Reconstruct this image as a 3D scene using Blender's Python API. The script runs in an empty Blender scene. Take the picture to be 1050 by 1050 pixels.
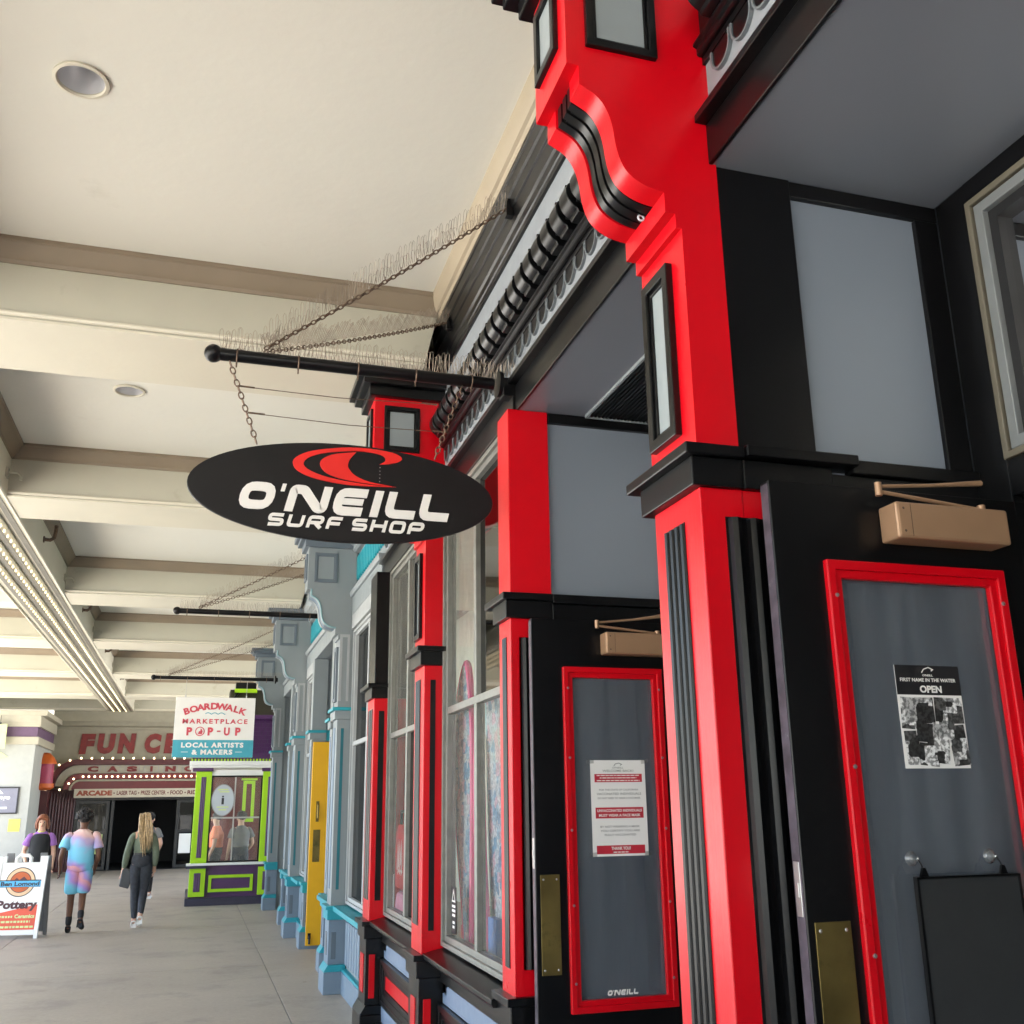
import bpy, bmesh, math, random
from mathutils import Vector, Matrix
random.seed(7)
C = bpy.context.scene.collection
R = math.radians
sc = bpy.context.scene

# ------------------------------------------------------------------ camera, sky, sun, exposure
cam = bpy.data.objects.new('camera', bpy.data.cameras.new('camera')); C.objects.link(cam)
cam.data.sensor_fit = 'HORIZONTAL'; cam.data.sensor_width = 36.0
cam.data.lens = 36.0*1030/1050
cam.data.clip_start = .05; cam.data.clip_end = 2000
CY, CP, CR = R(17.25), R(16.17), R(-0.77)
fwd = Vector((math.sin(CY)*math.cos(CP), math.cos(CY)*math.cos(CP), math.sin(CP)))
rt0 = Vector((math.cos(CY), -math.sin(CY), 0)); up0 = rt0.cross(fwd)
rt = rt0*math.cos(CR)+up0*math.sin(CR); up = -rt0*math.sin(CR)+up0*math.cos(CR)
mw = Matrix((rt, up, -fwd)).transposed().to_4x4(); mw.translation = Vector((0, 0, 1.75))
cam.matrix_world = mw
sc.camera = cam

SUN_EL, SUN_AZ = R(72), R(282)          # azimuth clockwise from +Y: the sun stands over the open side of the walkway
world = bpy.data.worlds.new('World'); sc.world = world; world.use_nodes = True
wn = world.node_tree.nodes; wl = world.node_tree.links
bg = wn['Background']
sky = wn.new('ShaderNodeTexSky'); sky.sky_type = 'NISHITA'; sky.sun_disc = False
sky.sun_elevation = SUN_EL; sky.sun_rotation = SUN_AZ; sky.dust_density = 2.0
wl.new(sky.outputs[0], bg.inputs[0]); bg.inputs[1].default_value = 0.15
sun = bpy.data.objects.new('sun', bpy.data.lights.new('sun', 'SUN')); C.objects.link(sun)
sun.data.energy = 5.0; sun.data.angle = R(.5); sun.data.color = (1, .965, .90)
sd = Vector((math.sin(SUN_AZ)*math.cos(SUN_EL), math.cos(SUN_AZ)*math.cos(SUN_EL), math.sin(SUN_EL)))
sun.rotation_euler = sd.to_track_quat('Z', 'Y').to_euler()
vs = sc.view_settings; vs.view_transform = 'Standard'; vs.look = 'None'; vs.gamma = 1; vs.exposure = 3.08

# ------------------------------------------------------------------ helpers
def FX(y):                                # the line of the shop fronts
    return 1.27+.0125*(min(y, 9)-2.42)

def mat(name, rgb, rough=.5, metal=0, spec=.5, var=.08, scale=6, bump=0, bscale=80, coat=0, stain=None, brush=0, rv=1):
    m = bpy.data.materials.new(name); m.use_nodes = True
    nt = m.node_tree; b = nt.nodes['Principled BSDF']; L = nt.links
    b.inputs['Roughness'].default_value = rough; b.inputs['Metallic'].default_value = metal
    b.inputs['Specular IOR Level'].default_value = spec
    if coat: b.inputs['Coat Weight'].default_value = coat; b.inputs['Coat Roughness'].default_value = .12
    tc = nt.nodes.new('ShaderNodeTexCoord')
    n = nt.nodes.new('ShaderNodeTexNoise'); n.inputs['Scale'].default_value = scale; n.inputs['Detail'].default_value = 6
    L.new(tc.outputs['Object'], n.inputs['Vector'])
    cr = nt.nodes.new('ShaderNodeValToRGB')
    d = tuple(max(0, c*(1-var)) for c in rgb); l = tuple(min(1, c*(1+var)) for c in rgb)
    cr.color_ramp.elements[0].position = .3; cr.color_ramp.elements[1].position = .7
    cr.color_ramp.elements[0].color = (*d, 1); cr.color_ramp.elements[1].color = (*l, 1)
    L.new(n.outputs['Fac'], cr.inputs['Fac'])
    col = cr.outputs['Color']
    if stain:                              # blotches of wear: (colour, scale, threshold)
        n2 = nt.nodes.new('ShaderNodeTexNoise'); n2.inputs['Scale'].default_value = stain[1]; n2.inputs['Detail'].default_value = 8
        n2.inputs['Roughness'].default_value = .7
        L.new(tc.outputs['Object'], n2.inputs['Vector'])
        c2 = nt.nodes.new('ShaderNodeValToRGB'); c2.color_ramp.elements[0].position = stain[2]; c2.color_ramp.elements[1].position = min(1, stain[2]+.12)
        L.new(n2.outputs['Fac'], c2.inputs['Fac'])
        mx = nt.nodes.new('ShaderNodeMixRGB'); mx.inputs[2].default_value = (*stain[0], 1)
        L.new(c2.outputs['Color'], mx.inputs[0]); L.new(col, mx.inputs[1]); col = mx.outputs[0]
    L.new(col, b.inputs['Base Color'])
    mr = nt.nodes.new('ShaderNodeMapRange'); mr.inputs[3].default_value = max(.02, rough-.07*rv); mr.inputs[4].default_value = min(1, rough+.09*rv)
    n3 = nt.nodes.new('ShaderNodeTexNoise'); n3.inputs['Scale'].default_value = scale*3; n3.inputs['Detail'].default_value = 4
    L.new(tc.outputs['Object'], n3.inputs['Vector'])
    L.new(n3.outputs['Fac'], mr.inputs[0]); L.new(mr.outputs[0], b.inputs['Roughness'])
    if bump:
        n4 = nt.nodes.new('ShaderNodeTexNoise'); n4.inputs['Scale'].default_value = bscale; n4.inputs['Detail'].default_value = 3
        L.new(tc.outputs['Object'], n4.inputs['Vector'])
        bp = nt.nodes.new('ShaderNodeBump'); bp.inputs['Strength'].default_value = bump; bp.inputs['Distance'].default_value = .004
        L.new(n4.outputs['Fac'], bp.inputs['Height']); nrm = bp.outputs[0]
        if brush:                          # long brush marks down the paint
            mp = nt.nodes.new('ShaderNodeMapping'); mp.inputs['Scale'].default_value = (70, 70, 4); L.new(tc.outputs['Object'], mp.inputs[0])
            n5 = nt.nodes.new('ShaderNodeTexNoise'); n5.inputs['Scale'].default_value = 1; n5.inputs['Detail'].default_value = 4; L.new(mp.outputs[0], n5.inputs['Vector'])
            b2 = nt.nodes.new('ShaderNodeBump'); b2.inputs['Strength'].default_value = brush; b2.inputs['Distance'].default_value = .003
            L.new(n5.outputs['Fac'], b2.inputs['Height']); L.new(nrm, b2.inputs['Normal']); nrm = b2.outputs[0]
        L.new(nrm, b.inputs['Normal'])
    return m

def emat(name, rgb, strength):
    m = bpy.data.materials.new(name); m.use_nodes = True
    b = m.node_tree.nodes['Principled BSDF']; b.inputs['Base Color'].default_value = (*rgb, 1)
    b.inputs['Emission Color'].default_value = (*rgb, 1); b.inputs['Emission Strength'].default_value = strength
    return m

def glass(name, tint=(.9, .93, .93), refl=.9, ior=1.5, haze=0, haze_col=(.2, .22, .24), rough=.02):
    m = bpy.data.materials.new(name); m.use_nodes = True
    nt = m.node_tree; nt.nodes.clear(); L = nt.links
    o = nt.nodes.new('ShaderNodeOutputMaterial'); mx = nt.nodes.new('ShaderNodeMixShader')
    t = nt.nodes.new('ShaderNodeBsdfTransparent'); t.inputs[0].default_value = (*tint, 1)
    g = nt.nodes.new('ShaderNodeBsdfGlossy'); g.inputs['Roughness'].default_value = rough; g.inputs[0].default_value = (refl, refl, refl, 1)
    f = nt.nodes.new('ShaderNodeFresnel'); f.inputs[0].default_value = ior
    base = t.outputs[0]
    if haze:
        df = nt.nodes.new('ShaderNodeBsdfDiffuse'); df.inputs[0].default_value = (*haze_col, 1)  # diffuse layer paints hazy reflection into the panes
        m2 = nt.nodes.new('ShaderNodeMixShader'); m2.inputs[0].default_value = haze
        tc = nt.nodes.new('ShaderNodeTexCoord'); mp = nt.nodes.new('ShaderNodeMapping'); mp.inputs['Scale'].default_value = (9, 9, 1.1); L.new(tc.outputs['Object'], mp.inputs[0])
        n = nt.nodes.new('ShaderNodeTexNoise'); n.inputs['Scale'].default_value = 1; n.inputs['Detail'].default_value = 5; L.new(mp.outputs[0], n.inputs['Vector'])   # wiping streaks and dust
        mr = nt.nodes.new('ShaderNodeMapRange'); mr.inputs[1].default_value = .32; mr.inputs[2].default_value = .72; mr.inputs[3].default_value = haze*.72; mr.inputs[4].default_value = min(1, haze*1.45)
        L.new(n.outputs['Fac'], mr.inputs[0]); L.new(mr.outputs[0], m2.inputs[0])
        L.new(t.outputs[0], m2.inputs[1]); L.new(df.outputs[0], m2.inputs[2]); base = m2.outputs[0]
    L.new(f.outputs[0], mx.inputs[0]); L.new(base, mx.inputs[1]); L.new(g.outputs[0], mx.inputs[2]); L.new(mx.outputs[0], o.inputs[0])
    return m

class MB:
    """collects shapes into one mesh; wyz=True: first coordinate is depth behind the shop-front line"""
    def __init__(s, wyz=False): s.v = []; s.f = []; s.mi = []; s.w = wyz; s.cm = 0
    def add(s, vs_, fs):
        o = len(s.v); s.v += [tuple(p) for p in vs_]; s.f += [tuple(i+o for i in f) for f in fs]; s.mi += [s.cm]*len(fs); return s
    def box(s, x0, x1, y0, y1, z0, z1):
        x0, x1 = sorted((x0, x1)); y0, y1 = sorted((y0, y1)); z0, z1 = sorted((z0, z1))
        return s.add([(x0,y0,z0),(x1,y0,z0),(x1,y1,z0),(x0,y1,z0),(x0,y0,z1),(x1,y0,z1),(x1,y1,z1),(x0,y1,z1)],
                     [(0,3,2,1),(4,5,6,7),(0,1,5,4),(1,2,6,5),(2,3,7,6),(3,0,4,7)])
    def prism(s, poly, a0, a1, axis='y'):
        """poly in the plane across axis: y -> (x,z), x -> (y,z), z -> (x,y)"""
        n = len(poly); P = lambda p, a: {'y': (p[0], a, p[1]), 'x': (a, p[0], p[1]), 'z': (p[0], p[1], a)}[axis]
        vs_ = [P(p, a0) for p in poly]+[P(p, a1) for p in poly]
        fs = [tuple(range(n)), tuple(range(2*n-1, n-1, -1))]+[(i, (i+1) % n, n+(i+1) % n, n+i) for i in range(n)]
        return s.add(vs_, fs)
    def ring(s, outer, inner, a0, a1, axis='y'):
        """frame between two loops of equal length"""
        n = len(outer); P = lambda p, a: {'y': (p[0], a, p[1]), 'x': (a, p[0], p[1]), 'z': (p[0], p[1], a)}[axis]
        vs_ = [P(p, a) for a in (a0, a1) for lp in (outer, inner) for p in lp]
        fs = []
        for i in range(n):
            j = (i+1) % n
            fs += [(i, j, n+j, n+i), (2*n+i, 3*n+i, 3*n+j, 2*n+j), (i, 2*n+i, 2*n+j, j), (n+i, n+j, 3*n+j, 3*n+i)]
        return s.add(vs_, fs)
    def frame(s, u0, u1, v0, v1, t, a0, a1, axis='y'):
        return s.ring([(u0,v0),(u1,v0),(u1,v1),(u0,v1)], [(u0+t,v0+t),(u1-t,v0+t),(u1-t,v1-t),(u0+t,v1-t)], a0, a1, axis)
    def tube(s, pts, r, n=8, closed=False, caps=True):
        pts = [Vector(p) for p in pts]; m = len(pts); rings = []
        rr = r if isinstance(r, (list, tuple)) else [r]*m
        prev = None
        for i, p in enumerate(pts):
            if closed: d = pts[(i+1) % m]-pts[i-1]
            else: d = pts[min(i+1, m-1)]-pts[max(i-1, 0)]
            d.normalize()
            if prev is None:
                a = Vector((0, 0, 1)) if abs(d.z) < .9 else Vector((1, 0, 0)); u = d.cross(a).normalized()
            else: u = (prev-d*prev.dot(d)).normalized()
            prev = u; w_ = d.cross(u)
            rings.append([p+(u*math.cos(2*math.pi*k/n)+w_*math.sin(2*math.pi*k/n))*rr[i] for k in range(n)])
        vs_ = [q for rg in rings for q in rg]; fs = []
        for i in range(m if closed else m-1):
            a, b = i*n, ((i+1) % m)*n
            fs += [(a+k, a+(k+1) % n, b+(k+1) % n, b+k) for k in range(n)]
        if caps and not closed: fs += [tuple(range(n-1, -1, -1)), tuple(range((m-1)*n, m*n))]
        return s.add(vs_, fs)
    def lathe(s, prof, c, axis='z', n=24, caps=True):
        """prof: (radius, height) list around axis through c"""
        c = Vector(c); vs_ = []
        for r_, h in prof:
            for k in range(n):
                a = 2*math.pi*k/n; u, w_ = r_*math.cos(a), r_*math.sin(a)
                vs_.append(c+{'z': Vector((u, w_, h)), 'y': Vector((u, h, w_)), 'x': Vector((h, u, w_))}[axis])
        m = len(prof); fs = [(i*n+k, i*n+(k+1) % n, (i+1)*n+(k+1) % n, (i+1)*n+k) for i in range(m-1) for k in range(n)]
        if caps and prof[0][0] > 1e-5: fs.append(tuple(range(n-1, -1, -1)))
        if caps and prof[-1][0] > 1e-5: fs.append(tuple(range((m-1)*n, m*n)))
        return s.add(vs_, fs)
    def ball(s, c, r, n=12, sc_=(1, 1, 1)):
        pr = [(max(1e-6, math.sin(math.pi*i/(n//2))), -math.cos(math.pi*i/(n//2))) for i in range(n//2+1)]
        o = len(s.v); s.lathe([(a*r, b*r) for a, b in pr], (0, 0, 0), 'z', n)
        for i in range(o, len(s.v)): s.v[i] = (c[0]+s.v[i][0]*sc_[0], c[1]+s.v[i][1]*sc_[1], c[2]+s.v[i][2]*sc_[2])
        return s
    def loft(s, rings, n=14):
        """rings: (centre, rx, ry) stacked; ellipses in the horizontal plane"""
        vs_ = [(c[0]+rx*math.cos(2*math.pi*k/n), c[1]+ry*math.sin(2*math.pi*k/n), c[2]) for c, rx, ry in rings for k in range(n)]
        m = len(rings)
        fs = [(i*n+k, i*n+(k+1) % n, (i+1)*n+(k+1) % n, (i+1)*n+k) for i in range(m-1) for k in range(n)]
        fs += [tuple(range(n-1, -1, -1)), tuple(range((m-1)*n, m*n))]
        return s.add(vs_, fs)
    def build(s, name, m, parent=None, bevel=0, smooth=False, loc=None):
        me = bpy.data.meshes.new(name)
        vs_ = [(FX(p[1])+p[0], p[1], p[2]) for p in s.v] if s.w else s.v
        me.from_pydata(vs_, [], s.f); me.update()
        ms = m if isinstance(m, (list, tuple)) else [m]
        for q in ms: me.materials.append(q)
        if len(ms) > 1:
            for i, p in enumerate(me.polygons): p.material_index = s.mi[i]
        bm = bmesh.new(); bm.from_mesh(me); bmesh.ops.remove_doubles(bm, verts=bm.verts, dist=1e-5)
        bmesh.ops.recalc_face_normals(bm, faces=bm.faces); bm.to_mesh(me); bm.free()
        if smooth:
            for p in me.polygons: p.use_smooth = True
            me.set_sharp_from_angle(angle=R(35))
        o = bpy.data.objects.new(name, me); C.objects.link(o)
        if loc: o.location = loc
        if parent: link(o, parent)
        if bevel:
            b = o.modifiers.new('bevel', 'BEVEL'); b.width = bevel; b.segments = 2; b.limit_method = 'ANGLE'; b.angle_limit = R(40)
        return o

def link(o, parent):
    """parent keeping the place in the world (parents are unrotated)"""
    o.parent = parent
    off = Vector((0, 0, 0)); p = parent
    while p: off += Vector(p.location); p = p.parent
    o.location = Vector(o.location)-off
def empty(name, loc, label, cat, group=None):
    o = bpy.data.objects.new(name, None); C.objects.link(o); o.location = loc; o.empty_display_size = .1
    return tag(o, label, cat, group)
def tag(o, label, cat, group=None):
    o['label'] = label; o['category'] = cat
    if group: o['group'] = group
    return o
def struct(o): o['kind'] = 'structure'; return o
def copy_tree(o, parent=None):
    c = o.copy(); C.objects.link(c)
    if parent: c.parent = parent
    for ch in list(o.children): copy_tree(ch, c)
    return c
def parts_of(parent, spec):
    """spec rows: (name, mb, material, bevel)"""
    out = []
    for n, mb, m, b in spec: out.append(mb.build(n, m, parent, b))
    return out

# ------------------------------------------------------------------ lettering
def glyphs(txt, bold=0.0, shear=0.0, spacing=1.0, res=3):
    cu = bpy.data.curves.new('txt', 'FONT'); cu.body = txt; cu.size = 1; cu.offset = bold; cu.shear = shear
    cu.space_character = spacing; cu.resolution_u = res; cu.fill_mode = 'BOTH'
    o = bpy.data.objects.new('txt', cu); C.objects.link(o)
    dg = bpy.context.evaluated_depsgraph_get(); dg.update()
    me = bpy.data.meshes.new_from_object(o.evaluated_get(dg))
    vs_ = [(v.co.x, v.co.y) for v in me.vertices]; fs = [tuple(p.vertices) for p in me.polygons]
    C.objects.unlink(o); bpy.data.objects.remove(o); bpy.data.curves.remove(cu); bpy.data.meshes.remove(me)
    return vs_, fs
def put_text(mb, txt, x0, x1, z0, z1, place, th=.002, bold=.02, shear=0, spacing=1.0, keep=False, align='c'):
    """fit txt into x0..x1, z0..z1 of a face; place(u, v, h) -> point, h = height above the face"""
    vs_, fs = glyphs(txt, bold, shear, spacing)
    if not vs_: return
    ax = min(v[0] for v in vs_); bx = max(v[0] for v in vs_); ay = min(v[1] for v in vs_); by = max(v[1] for v in vs_)
    sx = (x1-x0)/(bx-ax); sz = (z1-z0)/(by-ay)
    if keep:
        q = min(sx, sz*1.15); sx = q; sz = min(sz, q)
    ox = x0 if align == 'l' else (x0+x1)/2-(bx-ax)*sx/2
    pts = [(ox+(v[0]-ax)*sx, z0+(v[1]-ay)*sz) for v in vs_]
    slab(mb, pts, fs, place, th)
def slab(mb, pts, fs, place, th):
    """a raised letter: top faces plus side walls along open edges"""
    n = len(pts); cnt = {}
    for f in fs:
        for i in range(len(f)):
            e = (f[i], f[(i+1) % len(f)]); cnt[tuple(sorted(e))] = cnt.get(tuple(sorted(e)), 0)+1
    vv = [place(u, v, th) for u, v in pts]+[place(u, v, 0) for u, v in pts]
    ff = [tuple(f) for f in fs]+[(a, b, b+n, a+n) for (a, b), k in cnt.items() if k == 1]
    mb.add(vv, ff)
def plane_at(origin, ux, uz, nrm):
    o, ux, uz, nrm = (Vector(q) for q in (origin, ux, uz, nrm))
    return lambda u, v, h: tuple(o+ux*u+uz*v+nrm*h)
def ribbon(pts, wd, closed=False):
    """2D stroke of width wd with mitred joints -> (outer side, inner side)"""
    n = len(pts); L_, R_ = [], []
    for i in range(n):
        p = Vector(pts[i]); a = Vector(pts[i-1]) if (i > 0 or closed) else None; b = Vector(pts[(i+1) % n]) if (i < n-1 or closed) else None
        d1 = (p-a).normalized() if a is not None else None; d2 = (b-p).normalized() if b is not None else None
        if d1 is None: d1 = d2
        if d2 is None: d2 = d1
        n1 = Vector((-d1.y, d1.x)); n2 = Vector((-d2.y, d2.x)); m = (n1+n2)
        m = m/max(.35, m.dot(n1)) if m.length > 1e-6 else n1
        L_.append(p+m*wd/2); R_.append(p-m*wd/2)
    return L_, R_
def stroke(mb, pts, wd, place, th=.004, closed=False, shear=0, z0=0):
    L_, R_ = ribbon(pts, wd, closed); n = len(pts)
    P = [(q.x+shear*(q.y-z0), q.y) for q in L_+R_]
    fs = [(i, (i+1) % n, n+(i+1) % n, n+i) for i in range(n if closed else n-1)]
    slab(mb, P, fs, place, th)
def fillet(pts, r, closed=False, k=4):
    """round the corners of a polyline"""
    out = []; n = len(pts)
    for i in range(n):
        p = Vector(pts[i])
        if not closed and i in (0, n-1): out.append(tuple(p)); continue
        a = Vector(pts[i-1]); b = Vector(pts[(i+1) % n])
        rr = min(r, (a-p).length*.5, (b-p).length*.5)
        p1 = p+(a-p).normalized()*rr; p2 = p+(b-p).normalized()*rr
        for t in range(k+1):
            t /= k; q = p1*(1-t)**2+p*2*t*(1-t)+p2*t*t
            if not out or (Vector(out[-1])-q).length > 1e-5: out.append(tuple(q))
    if closed and (Vector(out[0])-Vector(out[-1])).length < 1e-5: out.pop()
    return out

# ------------------------------------------------------------------ materials
M = {}
M['red'] = mat('red_gloss_paint', (.56, .0008, .0072), .30, spec=.38, var=.09, scale=1.8, bump=.10, bscale=45, brush=.14, stain=((.36, .002, .007), 7, .66))
M['black'] = mat('black_gloss_paint', (.0038, .0038, .0043), .28, spec=.34, var=.12, rv=0)
M['blackwood'] = mat('black_worn_paint', (.0035, .0035, .004), .32, spec=.28, var=.2, rv=.2, stain=((.02, .02, .02), 45, .74))
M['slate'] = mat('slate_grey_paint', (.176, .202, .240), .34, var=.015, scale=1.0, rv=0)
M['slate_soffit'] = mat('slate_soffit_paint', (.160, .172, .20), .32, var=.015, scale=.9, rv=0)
M['pale'] = mat('pale_grey_paint', (.48, .52, .56), .4, var=.04)
M['inset'] = mat('inset_grey_panel', (.24, .27, .28), .35, var=.04)
M['frieze'] = mat('white_frieze_paint', (.225, .245, .265), .45, var=.06)
M['scallop'] = mat('grey_scallop_trim', (.12, .135, .145), .45)
M['lilac'] = mat('pale_blue_panel', (.15, .20, .28), .45, var=.05)
M['alu'] = mat('weathered_aluminium', (.20, .20, .18), .38, metal=.25, var=.12, scale=14)
M['beige'] = mat('beige_window_frame', (.125, .11, .08), .45, var=.1)
M['brass'] = mat('tarnished_brass', (.20, .15, .05), .42, metal=.8, var=.3, scale=5, stain=((.10, .09, .03), 6, .55))
M['bronze'] = mat('tan_closer_cover', (.40, .24, .14), .36, metal=.35, var=.06)
M['steel'] = mat('bright_steel', (.42, .42, .41), .36, metal=.85)
M['chain'] = mat('rusty_chain', (.16, .11, .08), .55, metal=.7, var=.4, scale=40)
M['spike'] = mat('bird_spike_wire', (.30, .25, .20), .4, metal=.8, var=.3)
M['cream2b'] = mat('cream_cornice_paint', (.40, .37, .29), .6, var=.05)
M['white_wall'] = mat('white_render', (.37, .375, .35), .7, var=.04)
M['pale2'] = mat('casino_band_cream', (.34, .31, .24), .6)
M['bandwhite'] = mat('sign_band_cream', (.46, .41, .32), .55)
M['reflector'] = mat('silver_reflector', (.62, .62, .64), .32, metal=.35, var=.02)
M['transom'] = glass('transom_glass', (.35, .36, .33), .95, 3.4)
M['cove2'] = mat('tan_wall_cove', (.36, .30, .215), .5, var=.06, scale=2)
M['alu2'] = mat('pale_aluminium', (.20, .21, .21), .35, metal=.2, var=.05)
M['teal_dark'] = mat('dark_teal_flute', (.006, .12, .15), .45)
M['teal_pale'] = mat('pale_teal_edge', (.17, .29, .31), .45)
M['violet_wall'] = mat('muted_violet_wall', (.13, .075, .14), .6)
M['darkolive'] = mat('dark_olive_roof', (.03, .026, .015), .7)
M['glass'] = glass('shop_glass', (.98, .99, .98), .24, 1.5, .18, (.52, .51, .45), .04)
M['doorglass'] = glass('door_glass', (.80, .86, .90), 1.0, 1.65, .44, (.17, .19, .22))
M['darkglass'] = glass('dark_hall_glass', (.45, .45, .45), .35, 1.5)
M['arcadeink'] = mat('arcade_rust_print', (.24, .04, .015), .55)
M['cream'] = mat('cream_ceiling_paint', (.61, .57, .46), .6, var=.04, scale=1.2, bump=.25, bscale=25, stain=((.53, .47, .36), 3, .66))
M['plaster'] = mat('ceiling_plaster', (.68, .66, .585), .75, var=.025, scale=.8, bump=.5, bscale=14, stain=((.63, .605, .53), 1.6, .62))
M['beam_shaded'] = mat('shaded_beam_cream', (.44, .42, .335), .6, var=.05, scale=1.5, stain=((.37, .34, .26), 2.2, .62))  # cream taken darker: the shade of the beam sides is in the colour
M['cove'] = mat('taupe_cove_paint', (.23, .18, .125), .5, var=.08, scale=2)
M['white'] = mat('white_paint', (.78, .78, .76), .5, var=.03)
M['paper'] = mat('white_paper', (.80, .79, .77), .7, var=.02)
M['ink'] = mat('black_print', (.015, .015, .017), .45)
M['greyink'] = mat('grey_print', (.28, .28, .28), .6)
M['redink'] = mat('red_print', (.48, .02, .04), .5)
M['signblack'] = mat('sign_black', (.0065, .006, .0065), .5, spec=.3, var=.15)
M['signwhite'] = mat('sign_white', (.82, .80, .76), .5, var=.02)
M['signred'] = mat('sign_red', (.75, .015, .010), .45)
M['grey1'] = mat('shop_grey_paint', (.20, .228, .24), .45, var=.05, scale=2)
M['grey2'] = mat('shop_dark_grey_paint', (.10, .125, .15), .45, var=.05)
M['grey3'] = mat('shop_pale_trim', (.31, .325, .33), .45, var=.05)
M['bluegrey'] = mat('pale_blue_grey_paint', (.15, .20, .255), .5, var=.06, stain=((.30, .34, .37), 12, .70))
M['teal'] = mat('teal_trim_paint', (.012, .27, .33), .42, var=.06)
M['yellow'] = mat('yellow_door_paint', (.70, .37, .006), .4, var=.04, stain=((.45, .25, .02), 20, .72))
M['lime'] = mat('lime_green_paint', (.36, .65, .004), .42, var=.04)
M['purple'] = mat('purple_paint', (.075, .025, .10), .42, var=.08)
M['darkpurple'] = mat('dark_purple_plinth', (.03, .028, .055), .45)
M['maroon'] = mat('maroon_paint', (.055, .005, .008), .45, var=.12)
M['maroon2'] = mat('bright_maroon', (.10, .007, .010), .42)
M['funwall'] = mat('cream_back_wall', (.27, .25, .19), .7, var=.06)
M['funred'] = mat('fun_letter_red', (.15, .006, .006), .5, var=.3, scale=10)
M['dark'] = mat('dark_interior', (.012, .012, .015), .7)
M['darkframe'] = mat('dark_door_frame', (.015, .015, .016), .4)
M['bulb'] = emat('lamp_bulb_glow', (1, .80, .46), .20)
M['bulb2'] = emat('marquee_bulb_glow', (1, .72, .40), .85)
M['bulbwhite'] = mat('reflector_white', (.26, .235, .165), .45)
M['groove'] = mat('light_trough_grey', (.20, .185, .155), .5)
M['orange'] = mat('orange_lantern', (.48, .09, .008), .5)
M['pink'] = mat('pink_lantern', (.30, .03, .075), .5)
M['limepaper'] = mat('lime_banner', (.60, .70, .30), .6)
M['yellowpaper'] = mat('yellow_note', (.60, .55, .12), .6)
M['lav'] = mat('lavender_poster', (.20, .20, .25), .5)
M['skin_dark'] = mat('dark_brown_skin', (.14, .065, .04), .5, spec=.3)
M['skin_light'] = mat('light_skin', (.60, .36, .26), .5, spec=.3)
M['hair_black'] = mat('black_curly_hair', (.012, .010, .010), .7, bump=1, bscale=60)
M['hair_blond'] = mat('long_blond_hair', (.42, .29, .15), .5, var=.35, scale=30)
M['hair_red'] = mat('auburn_hair', (.20, .06, .025), .5, var=.3, scale=30)
M['denim'] = mat('charcoal_jeans', (.030, .033, .042), .75, var=.25, scale=20)
M['olive'] = mat('olive_green_top', (.13, .16, .11), .75, var=.12, scale=14)
M['blackcloth'] = mat('black_cloth', (.013, .014, .016), .8)
M['violetcloth'] = mat('violet_cloth', (.28, .12, .40), .75)
M['navybag'] = mat('dark_leather_bag', (.05, .055, .065), .4)
M['whiteshoe'] = mat('white_shoe', (.70, .69, .67), .5)
M['orangecloth'] = mat('orange_shirt', (.80, .22, .10), .7)
M['greycloth'] = mat('grey_cloth', (.16, .16, .16), .7)
M['interior'] = mat('shop_interior_wall', (.70, .69, .60), .7, var=.05)
M['interior_floor'] = mat('shop_interior_floor', (.28, .22, .16), .5)
M['teal_sign'] = mat('sign_teal', (.055, .36, .46), .5)
M['coral'] = mat('sign_coral_red', (.62, .07, .10), .5)
M['sandgrey'] = mat('outer_pavement', (.47, .455, .41), .85, var=.06, scale=1, bump=.3, bscale=40)

def tie_dye(sh):
    m = bpy.data.materials.new('tie_dye_cloth'); m.use_nodes = True; nt = m.node_tree; L = nt.links; b = nt.nodes['Principled BSDF']
    b.inputs['Roughness'].default_value = .85
    tc = nt.nodes.new('ShaderNodeTexCoord'); n = nt.nodes.new('ShaderNodeTexNoise'); n.inputs['Scale'].default_value = 3.2; n.inputs['Detail'].default_value = 2
    L.new(tc.outputs['Object'], n.inputs['Vector'])
    sp = nt.nodes.new('ShaderNodeSeparateXYZ'); L.new(tc.outputs['Object'], sp.inputs[0])
    a = nt.nodes.new('ShaderNodeMath'); a.operation = 'MULTIPLY_ADD'; a.inputs[1].default_value = .55; L.new(n.outputs['Fac'], a.inputs[0]); L.new(sp.outputs['Z'], a.inputs[2])
    a2 = nt.nodes.new('ShaderNodeMath'); a2.operation = 'MULTIPLY_ADD'; a2.inputs[1].default_value = .45*sh; L.new(sp.outputs['X'], a2.inputs[0]); L.new(a.outputs[0], a2.inputs[2])
    mr = nt.nodes.new('ShaderNodeMapRange'); mr.inputs[1].default_value = .75; mr.inputs[2].default_value = 1.75; L.new(a2.outputs[0], mr.inputs[0])
    cr = nt.nodes.new('ShaderNodeValToRGB'); e = cr.color_ramp.elements
    cols = [(0, (.16, .52, .70)), (.14, (.18, .55, .72)), (.24, (.42, .25, .62)), (.36, (.70, .33, .34)), (.42, (.40, .28, .62)), (.56, (.17, .52, .72)), (.72, (.22, .55, .74)), (.80, (.45, .36, .62)), (.90, (.72, .45, .44)), (1, (.74, .52, .48))]
    e[0].position, e[0].color = cols[0][0], (*cols[0][1], 1); e[1].position, e[1].color = 1, (*cols[-1][1], 1)
    for p, c in cols[1:-1]:
        q = e.new(p); q.color = (*c, 1)
    L.new(mr.outputs[0], cr.inputs[0]); L.new(cr.outputs[0], b.inputs['Base Color'])
    return m
M['tiedye'] = tie_dye(1); M['tiedye2'] = tie_dye(1.7)

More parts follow.
